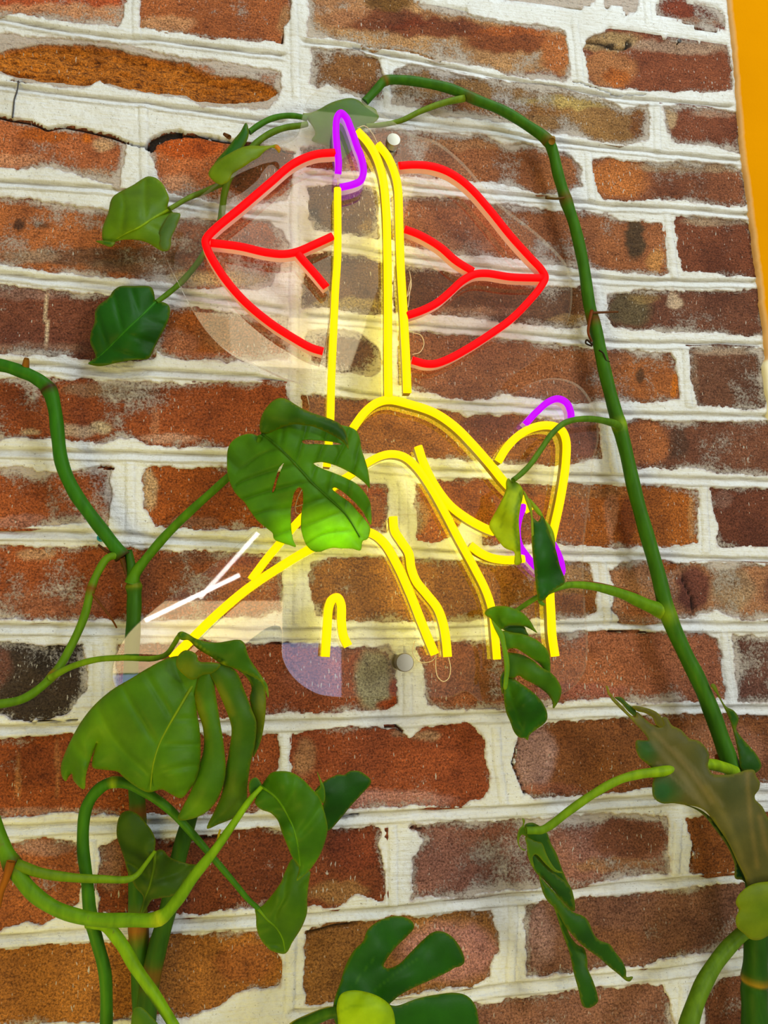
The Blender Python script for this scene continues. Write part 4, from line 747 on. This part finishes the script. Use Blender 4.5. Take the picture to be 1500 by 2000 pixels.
leaf(vine, [dict(out=zC([(722,1300),(700,1200),(680,1160),(640,1145),(500,1145),(370,1150),(310,1190),(260,1260),(160,1340),(130,1400),(125,1500),(90,1600),(85,1700),(120,1780),(135,1840),(60,1900),(120,1920),(200,1925),(330,1895),(500,1865),(650,1850),(690,1780),(760,1640),(820,1530),(860,1400),(850,1340),(800,1305),(755,1300)]), mid=zC([(722,1300),(600,1420),(450,1560),(330,1680),(250,1760),(150,1850),(75,1900)]),
   dep=[(304,590,22),(260,640,30),(190,690,20),(200,610,26),(300,680,22),(235,560,24)], col=(24,84,16), curl=4, per=44, fold=3, tone=[(225,610,40,40,(30,96,20),.5),(300,660,30,40,(16,62,16),.5)])], 'dark green heart shaped leaf')
zE = lambda p: Zm(390, 180, 3.75, p)
leaf(vine, [dict(out=zE([(340,225),(358,280),(352,340),(320,400),(240,480),(140,550),(85,585),(100,540),(140,480),(200,415),(250,350),(300,290)]), dep=33, col=(34,92,14), curl=3),
  dict(out=zE([(65,600),(85,555),(140,500),(220,450),(300,410),(360,395),(430,395),(520,393),(565,385),(592,415),(582,446),(560,420),(530,405),(480,430),(430,480),(385,505),(310,555),(240,597),(215,650),(150,678),(90,640)]), dep=[(410,340,37),(470,310,40),(540,285,34)], col=(102,134,16), curl=3, tone=[(545,288,8,10,(190,80,20),1)])], 'folded yellow green leaf with a scorched tip')
leaf(vine, [dict(out=zE([(755,158),(800,155),(870,130),(950,85),(1020,60),(1100,45),(1150,55),(1200,85),(1290,130),(1298,150),(1312,185),(1280,222),(1230,250),(1180,285),(1125,360),(1110,430),(1060,478),(1000,520),(970,470),(960,405),(900,382),(820,352),(845,312),(835,268),(800,215)]), dep=[(600,225,12),(660,220,14),(730,230,12),(660,310,12)], col=(70,112,36), curl=2)], 'dull green leaf behind the acrylic')
zG = lambda p: Zm(930, 900, 6.897, p)
leaf(vine, [dict(out=zG([(430,235),(402,290),(400,400),(300,620),(175,870),(200,940),(290,1060),(380,1170),(500,1220),(520,1250),(515,1390),(540,1405),(610,1370),(602,1280),(585,1000),(572,800),(595,620),(632,430),(605,350),(540,290),(480,280)]), dep=[(995,940,56),(965,1030,50),(1000,1080,52),(1010,1000,60)], col=(150,178,24), curl=3,
   band=[(zG([(600,420),(540,640),(520,900),(560,1200)]), 4.5, (88,128,18), .85), (zG([(460,330),(400,640),(330,900)]), 2.5, (120,150,20), .7), (zG([(430,250),(400,420),(250,740)]), 2.5, (90,120,20), .7)], tone=[(1003,945,12,14,(60,110,30),.8)]),
  dict(out=zG([(720,510),(790,580),(870,680),(930,800),(1000,880),(1050,1000),(1062,1170),(1000,1060),(900,780),(830,720),(780,660)]), dep=52, col=(118,158,20), curl=1),
  dict(out=zG([(640,400),(690,480),(735,560),(755,700),(772,900),(772,1200),(797,1500),(837,1860),(815,1750),(782,1450),(752,1150),(742,900),(732,720),(690,600),(650,480)]), dep=60, col=(122,150,22), curl=.5, step=3),
  dict(out=zG([(762,770),(830,820),(890,740),(950,880),(1010,1050),(1070,1200),(1120,1400),(1190,1640),(1080,1720),(980,1800),(900,1880),(850,1880),(820,1750),(790,1500),(765,1200),(757,950)]), dep=[(1045,1020,60),(1085,1130,58),(1060,1165,66),(1050,1090,70)], col=(28,88,12), curl=3, tone=[(1090,1080,20,60,(16,60,10),.6)]),
  dict(out=zG([(830,1875),(900,1870),(890,1890),(935,1940),(915,1955),(870,1945),(848,1925)]), dep=62, col=(70,130,20), curl=.5, step=3)], 'wilted lime and dark green folded leaf')
zI = lambda p: Zm(930, 1170, 7.144, p)
leaf(vine, [dict(out=zI([(370,415),(450,368),(560,365),(670,385),(700,450),(735,515),(600,485),(450,462)]), dep=46, col=(40,88,12), curl=1, step=3.5),
  dict(out=zI([(120,210),(150,150),(220,115),(300,100),(420,105),(540,140),(650,200),(740,290),(800,390),(850,472),(760,420),(660,375),(540,362),(450,368),(385,398),(370,420),(310,400),(240,330),(200,270)]), dep=[(950,1195,48),(1000,1200,58),(1040,1230,50)], col=(74,128,14), curl=3),
  dict(out=zI([(360,450),(500,470),(640,490),(780,540),(880,600),(980,700),(1020,800),(1032,1000),(1020,1118),(970,1020),(880,900),(780,830),(680,760),(560,690),(470,690),(420,710),(370,600)]), dep=[(985,1240,54),(1040,1250,62),(1072,1320,50)], col=(66,118,14), curl=3),
  dict(out=zI([(420,760),(520,755),(640,780),(780,850),(900,950),(1040,1030),(1130,1130),(1185,1250),(1170,1370),(1120,1470),(1075,1530),(1065,1440),(1000,1330),(920,1260),(800,1180),(680,1120),(590,1065),(520,1100),(440,1080),(410,900)]), dep=[(990,1290,52),(1050,1310,58),(1085,1360,46)], col=(60,108,14), curl=3, tone=[(1060,1300,30,20,(36,84,14),.5)]),
  dict(out=zI([(395,1060),(520,1110),(600,1165),(740,1265),(840,1350),(930,1460),(980,1560),(992,1650),(960,1720),(850,1810),(740,1900),(720,1975),(680,1940),(600,1930),(530,1850),(470,1700),(420,1580),(390,1400),(383,1250)]), dep=[(988,1340,52),(1030,1370,62),(1040,1430,50),(1000,1420,46)], col=(32,88,10), curl=3, tone=[(1000,1350,24,30,(60,110,14),.6)], mid=zI([(420,1080),(500,1400),(600,1700),(690,1940)]), per=60, rib=False),
  dict(out=zI([(215,290),(300,380),(380,470),(415,640),(450,800),(465,960),(450,1100),(420,1260),(383,1260),(395,1000),(372,760),(328,560),(250,400)]), dep=58, col=(92,142,24), curl=1, step=3.5),
  dict(out=zI([(355,1050),(393,1000),(386,1250),(370,1330),(342,1220),(335,1120)]), dep=48, col=(28,72,16), curl=.5, step=3.5)], 'small hanging monstera leaf with four lobes')
zJ = lambda p: Zm(1180, 1320, 4.547, p)
TAN = (116,112,82)
leaf(vine, [dict(out=zJ([(700,1140),(800,1165),(880,1205),(1000,1310),(1100,1440),(1170,1590),(1240,1750),(1300,1895),(1225,1812),(1165,1800),(1160,1680),(1100,1525),(980,1355),(880,1235),(800,1180)]), dep=50, col=(16,58,34), dull=True, curl=1),
  dict(out=zJ([(95,190),(150,190),(200,240),(280,310),(280,362),(220,322),(160,250)]), dep=48, col=(40,74,20), curl=1, step=3),
  dict(out=zJ([(15,85),(35,100),(50,150),(75,170),(60,190),(35,165),(22,120)]), dep=44, col=(110,100,60), curl=.3, step=2.5),
  dict(out=zJ([(250,270),(330,275),(460,320),(520,390),(535,470),(465,440),(430,370),(360,330),(290,312)]), dep=50, col=(84,84,36), curl=1, step=3.5),
  dict(out=zJ([(275,370),(290,320),(340,365),(420,430),(480,445),(520,440),(510,375),(550,368),(600,440),(680,480),(760,560),(840,580),(900,640),(932,710),(920,800),(960,870),(1060,880),(1160,870),(1270,835),(1330,840),(1345,890),(1380,950),(1370,1010),(1335,1060),(1340,1100),(1400,1160),(1455,1270),(1510,1350),(1510,1950),(1440,1850),(1300,1895),(1240,1770),(1180,1650),(1100,1480),(1000,1330),(900,1200),(820,1160),(720,1145),(620,1130),(510,1130),(440,1080),(425,990),(440,900),(430,830),(380,780),(310,720),(280,640),(285,575),(340,575),(390,570),(330,480),(280,430),(240,385),(110,260),(60,200),(65,180),(150,260),(240,350)]),
   dep=[(1250,1420,50),(1290,1490,52),(1340,1560,62),(1400,1520,66),(1420,1640,64),(1470,1500,58),(1480,1720,56),(1280,1550,56)], col=(92,90,42), dull=True, curl=3,
   tone=[(1262,1462,26,34,(40,92,28),.9),(1295,1545,36,34,(30,92,44),.9),(1370,1470,34,40,(70,80,34),.5),(1430,1540,40,40,(72,82,44),.6)],
   band=[(zJ([(290,400),(480,640),(700,900),(900,1180)]), 9, TAN, .75), (zJ([(430,500),(640,700),(780,860),(960,1120)]), 6, (128,116,84), .6), (zJ([(470,770),(640,930),(800,1090)]), 4, TAN, .6), (zJ([(620,640),(800,820),(1050,1150)]), 5, TAN, .6), (zJ([(900,1000),(1100,1300),(1300,1850)]), 9, (120,112,60), .6), (zJ([(1270,860),(1275,1000),(1300,1300),(1360,1700)]), 6, (128,112,60), .6), (zJ([(1380,1250),(1430,1500),(1480,1600)]), 7, (130,112,62), .6)])], 'broad wavy brown and green aging leaf')
leaf(vine, [dict(out=zJ([(945,80),(970,68),(1000,110),(1020,170),(1080,270),(1150,310),(1192,380),(1170,470),(1220,550),(1300,640),(1350,700),(1395,800),(1340,862),(1290,845),(1222,842),(1190,680),(1150,500),(1120,400),(1060,270),(1000,160)]), dep=[(1400,1360,34),(1440,1420,30),(1470,1500,40)], col=(34,84,14), curl=2, tone=[(1432,1415,10,10,(70,120,20),.6)])], 'narrow twisted dark green leaf')
zL = lambda p: Zm(1000, 1590, 5.0, p)
leaf(vine, [dict(out=zL([(130,100),(190,83),(250,105),(330,165),(380,290),(430,380),(480,520),(530,640),(590,760),(607,950),(500,860),(350,660),(200,500),(150,350),(140,250),(120,160)]), dep=[(1030,1620,36),(1080,1690,34),(1110,1760,32)], col=(44,92,16), curl=2),
  dict(out=zL([(130,225),(230,265),(285,278),(305,310),(330,380),(370,460),(430,540),(500,572),(420,565),(330,490),(230,390),(200,420),(215,520),(190,500),(155,400),(142,300)]), dep=44, col=(66,106,20), curl=1.5, step=3.5),
  dict(out=zL([(150,370),(230,400),(330,500),(430,590),(520,660),(575,740),(595,850),(600,940),(500,860),(400,740),(300,630),(260,600),(200,520)]), dep=41, col=(38,84,16), curl=1),
  dict(out=zL([(410,900),(500,1020),(560,1180),(640,1280),(700,1310),(735,1440),(735,1500),(790,1630),(830,1760),(837,1830),(780,1880),(740,1892),(690,1870),(650,1720),(600,1540),(560,1350),(490,1160),(440,1000)]), dep=[(1100,1800,38),(1150,1950,48)], col=(34,84,14), curl=2, band=[(zL([(470,1050),(600,1270),(720,1480)]), 4, (62,108,18), .7)]),
  dict(out=zL([(265,600),(300,640),(420,770),(520,890),(600,960),(700,1000),(750,1060),(790,1160),(850,1230),(950,1270),(1000,1340),(1070,1430),(1110,1520),(1118,1590),(1180,1588),(1150,1632),(1110,1625),(1050,1570),(950,1490),(850,1400),(700,1290),(600,1190),(520,1090),(430,930),(350,850),(300,760)]), dep=[(1060,1720,46),(1130,1800,54),(1210,1900,44)], col=(36,84,20), curl=3, tone=[(1090,1770,20,40,(58,100,24),.6),(1140,1830,30,20,(14,52,12),.6)]),
  dict(out=zL([(100,40),(125,58),(117,120),(152,175),(135,215),(95,200),(66,270),(90,330),(140,352),(110,356),(70,318),(50,240),(68,150),(108,100)]), dep=42, col=(72,112,24), curl=.5, step=3)], 'long curled drooping leaf')
leaf(vine, [dict(out=[(1540,1722),(1500,1722),(1473,1726),(1457,1734),(1441,1750),(1437,1764),(1443,1777),(1437,1793),(1439,1810),(1453,1823),(1466,1834),(1484,1835),(1500,1827),(1520,1815),(1545,1800)], dep=62, col=(104,128,22), curl=3, tone=[(1490,1780,24,24,(74,108,18),.6)])], 'small yellowing leaf with a scalloped edge')

# ---- lower left: philodendron with heart leaves
phi = thing('heartleaf_philodendron', 'bright stemmed philodendron with plain heart leaves at lower left', 'plant', at(206, 2045, 60))
stem(phi, 'stem', [(-50,1540),(0,1640),(25,1690),(60,1740),(110,1775),(180,1795),(250,1797),(312,1793),(345,1760),(380,1710),(420,1660),(455,1610),(490,1560),(511,1537)], [24,24,22,22,20,14,8], [80,86,92,98,92], [(52,104,18),(96,150,20)], [(2,.25,(60,44,22)),(7,.18,(130,165,40))])
stem(phi, 'petiole', [(30,1688),(80,1705),(140,1714),(200,1717),(252,1717),(268,1708),(284,1688),(303,1662)], [18,14,10,6], [86,80,72,70], [(74,112,24),(90,140,20)])
stem(phi, 'stem', [(206,2045),(208,1980),(205,1900),(190,1840),(177,1790),(170,1720),(162,1650),(168,1580),(188,1546),(215,1529),(250,1531),(290,1551),(330,1580),(370,1622),(420,1680),(460,1727),(485,1757),(504,1774)], [19,20,20,20,17,11,8], [62,66,66,66,60], (44,100,18), [(3.9,.2,(90,140,24)),(9.2,.04,(116,160,26))])
stem(phi, 'petiole', [(170,1803),(205,1808),(235,1840),(265,1890),(300,1940),(345,2012),(370,2060)], [16,20,18,14], [66,78,84], (92,146,18))
stem(phi, 'dried_sheath', [(22,1682),(12,1715),(3,1740),(-2,1772)], [14,12,6], [90,90,88], (112,72,24)); stem(phi, 'tendril', [(412,1666),(424,1650),(427,1632),(430,1620)], [6,5,3], [82,84,84], (150,150,30))
zO = lambda p: Zm(220, 1570, 8.333, p)
leaf(phi, [dict(out=zO([(690,770),(695,600),(640,450),(520,290),(420,180),(300,120),(200,125),(130,180),(75,350),(75,530),(130,700),(190,880),(240,1080),(300,1200),(380,1360),(490,1480),(505,1560),(440,1785),(480,1795),(580,1650),(640,1560),(760,1530),(950,1500),(1070,1440),(1160,1280),(1300,1100),(1370,1000),(1250,980),(1050,920),(900,850),(830,765),(760,748)]), mid=zO([(692,765),(680,1000),(640,1200),(590,1380),(540,1500),(460,1770)]), dep=[(303,1662,70),(250,1620,62),(260,1690,58),(300,1740,64),(350,1700,56),(280,1780,58)], col=(54,88,12), curl=3, per=60, fold=2, step=4)], 'folded olive heart leaf on a thin stalk')
zP = lambda p: Zm(480, 1490, 5.127, p)
leaf(phi, [dict(out=zP([(30,230),(50,170),(100,145),(140,180),(160,240),(110,300),(78,370),(40,300)]), dep=88, col=(44,96,16), curl=1, step=3.5),
  dict(out=zP([(155,240),(200,170),(260,100),(370,85),(460,100),(560,160),(650,250),(730,340),(770,440),(800,550),(817,660),(790,790),(740,920),(700,990),(640,1070),(580,1130),(510,1180),(535,1040),(470,950),(420,830),(360,680),(320,570),(250,500),(150,460),(95,400),(110,330)]), mid=zP([(155,240),(230,280),(300,335),(370,430),(430,540),(480,660),(515,790),(545,1030)]), dep=[(511,1537,90),(560,1530,100),(620,1600,96),(590,1690,82),(540,1590,86),(570,1640,96)], col=(60,112,12), curl=4, per=62, fold=3, step=4, tone=[(545,1600,20,50,(46,92,10),.6)])], 'large rounded heart leaf turned towards the right')
leaf(phi, [dict(out=zP([(95,1440),(150,1440),(250,1340),(350,1200),(400,1080),(470,960),(535,1040),(600,1090),(642,1075),(630,1200),(612,1350),(610,1500),(560,1640),(480,1770),(400,1905),(320,1900),(230,1860),(150,1760),(110,1650),(105,1540)]), mid=zP([(100,1440),(160,1500),(220,1570),(300,1640),(370,1760),(395,1890)]), dep=[(502,1772,60),(560,1750,68),(580,1700,66),(540,1850,52)], col=(64,108,12), curl=3, per=50, fold=2, step=4, tone=[(535,1830,24,30,(50,94,10),.6)])], 'pale heart leaf hanging under the rounded one')
leaf(phi, [dict(out=zP([(690,300),(770,200),(850,150),(930,117),(985,122),(1040,85),(1130,83),(1190,115),(1255,185),(1150,320),(1040,440),(960,540),(818,680),(790,600),(765,450),(780,380)]), dep=[(630,1560,50),(690,1530,44),(650,1610,40)], col=(26,78,10), curl=3, step=4),
  dict(out=zP([(712,85),(750,160),(785,240),(793,360),(772,405),(720,330),(690,300),(745,240)]), dep=54, col=(58,110,14), curl=1, step=3)], 'dark leaf behind the rounded heart leaf')
leaf(phi, [dict(out=[(262,1970),(275,1967),(293,1983),(310,2003),(316,2030),(290,2050),(262,2045)], dep=90, col=(64,106,18), curl=2, step=4)], 'leaf tip at the bottom edge')

# ---- bottom centre: young monstera leaves from below
yng = thing('young_monstera', 'young monstera with finger lobed leaves at the bottom edge below the sign', 'plant', at(600, 2050, 60))
zN = lambda p: Zm(560, 1780, 3.75, p)
leaf(yng, [dict(out=zN([(340,745),(350,650),(390,530),(430,400),(490,290),(560,220),(590,140),(660,80),(740,45),(810,35),(880,50),(925,85),(930,120),(880,180),(790,270),(730,350),(708,400),(738,420),(820,390),(900,310),(1000,210),(1060,160),(1110,145),(1180,165),(1240,220),(1290,310),(1300,370),(1270,400),(1230,410),(1200,430),(1080,490),(940,550),(830,610),(780,650),(752,680),(800,692),(950,640),(1100,610),(1240,598),(1320,620),(1380,690),(1400,780),(1408,900),(1380,1000),(900,1020),(500,960),(380,860)]),
   dep=[(655,1975,84),(720,1880,70),(800,1800,56),(780,1930,76),(890,1860,60),(930,1980,66)], col=(30,88,8), curl=3, band=[(zN([(470,570),(560,440),(650,330)]), 1.6, (62,120,20), .6), (zN([(630,590),(780,470),(960,350)]), 1.6, (62,120,20), .6)], tone=[(880,1850,40,40,(20,70,8),.5)])], 'dark green leaf with three finger lobes')
leaf(yng, [dict(out=zN([(375,780),(368,690),(400,605),(480,580),(570,590),(680,630),(755,690),(785,760),(782,900),(700,980),(480,960),(390,880)]), dep=[(680,1950,92),(720,1975,98)], col=(142,176,16), curl=4, band=[(zN([(380,740),(480,690),(640,680)]), 3, (110,150,14), .5)])], 'glossy lime new leaf')
leaf(yng, [dict(out=zN([(20,822),(160,750),(330,698),(342,742),(200,785),(100,830),(0,860)]), dep=72, col=(150,150,24), curl=1, step=3.5)], 'yellow leaf edge')
stem(yng, 'petiole', [(662,1976),(640,1980),(610,1992),(575,2010),(540,2045)], [16,18,18], [84,78,66], (44,88,20))

# ------------------------------------------------------------------ small things on the wall
plug = thing('wall_plug', 'small teal plastic wall plug in the mortar beside the left stem', 'wall plug', at(199, 1052, 0))
vs, fs = lathe(None, [(0.01, -4), (2.3, -4), (2.3, 3.0), (2.9, 3.1), (2.9, 4.4), (1.5, 4.6), (1.4, 2.0), (0.01, 2.0)], 20)
o = link('collar', mesh('collar', vs, fs, False), simple('teal_plastic', (.0, .22, .25), .35), plug); o.location = (0, 0, 0)
def nail(px, py, label):
    n_ = thing('nail', label, 'nail', at(px, py, 0)); vs, fs = lathe(None, [(0.01, -3), (.7, -3), (.7, 4), (2.0, 4.2), (2.0, 5.0), (0.01, 5.4)], 14)
    h = link('nail_head', mesh('nail_head', vs, fs, False), M_DARKWIRE, n_); h.location = (0, 0, 0)
nail(1322, 87, 'dark nail head in the dark brick at upper right')
p = catmull([(36,158),(34,175),(28,195),(26,215),(24,230)], 5); vs, fs = polytube(at_np(p[:, 0], p[:, 1], np.full(len(p), 2.2)), .0006, 6)
o = link('wire', mesh('wire', vs, fs), M_DARKWIRE); o['label'] = 'thin dark wire hanging over white mortar at upper left'; o['category'] = 'wire'
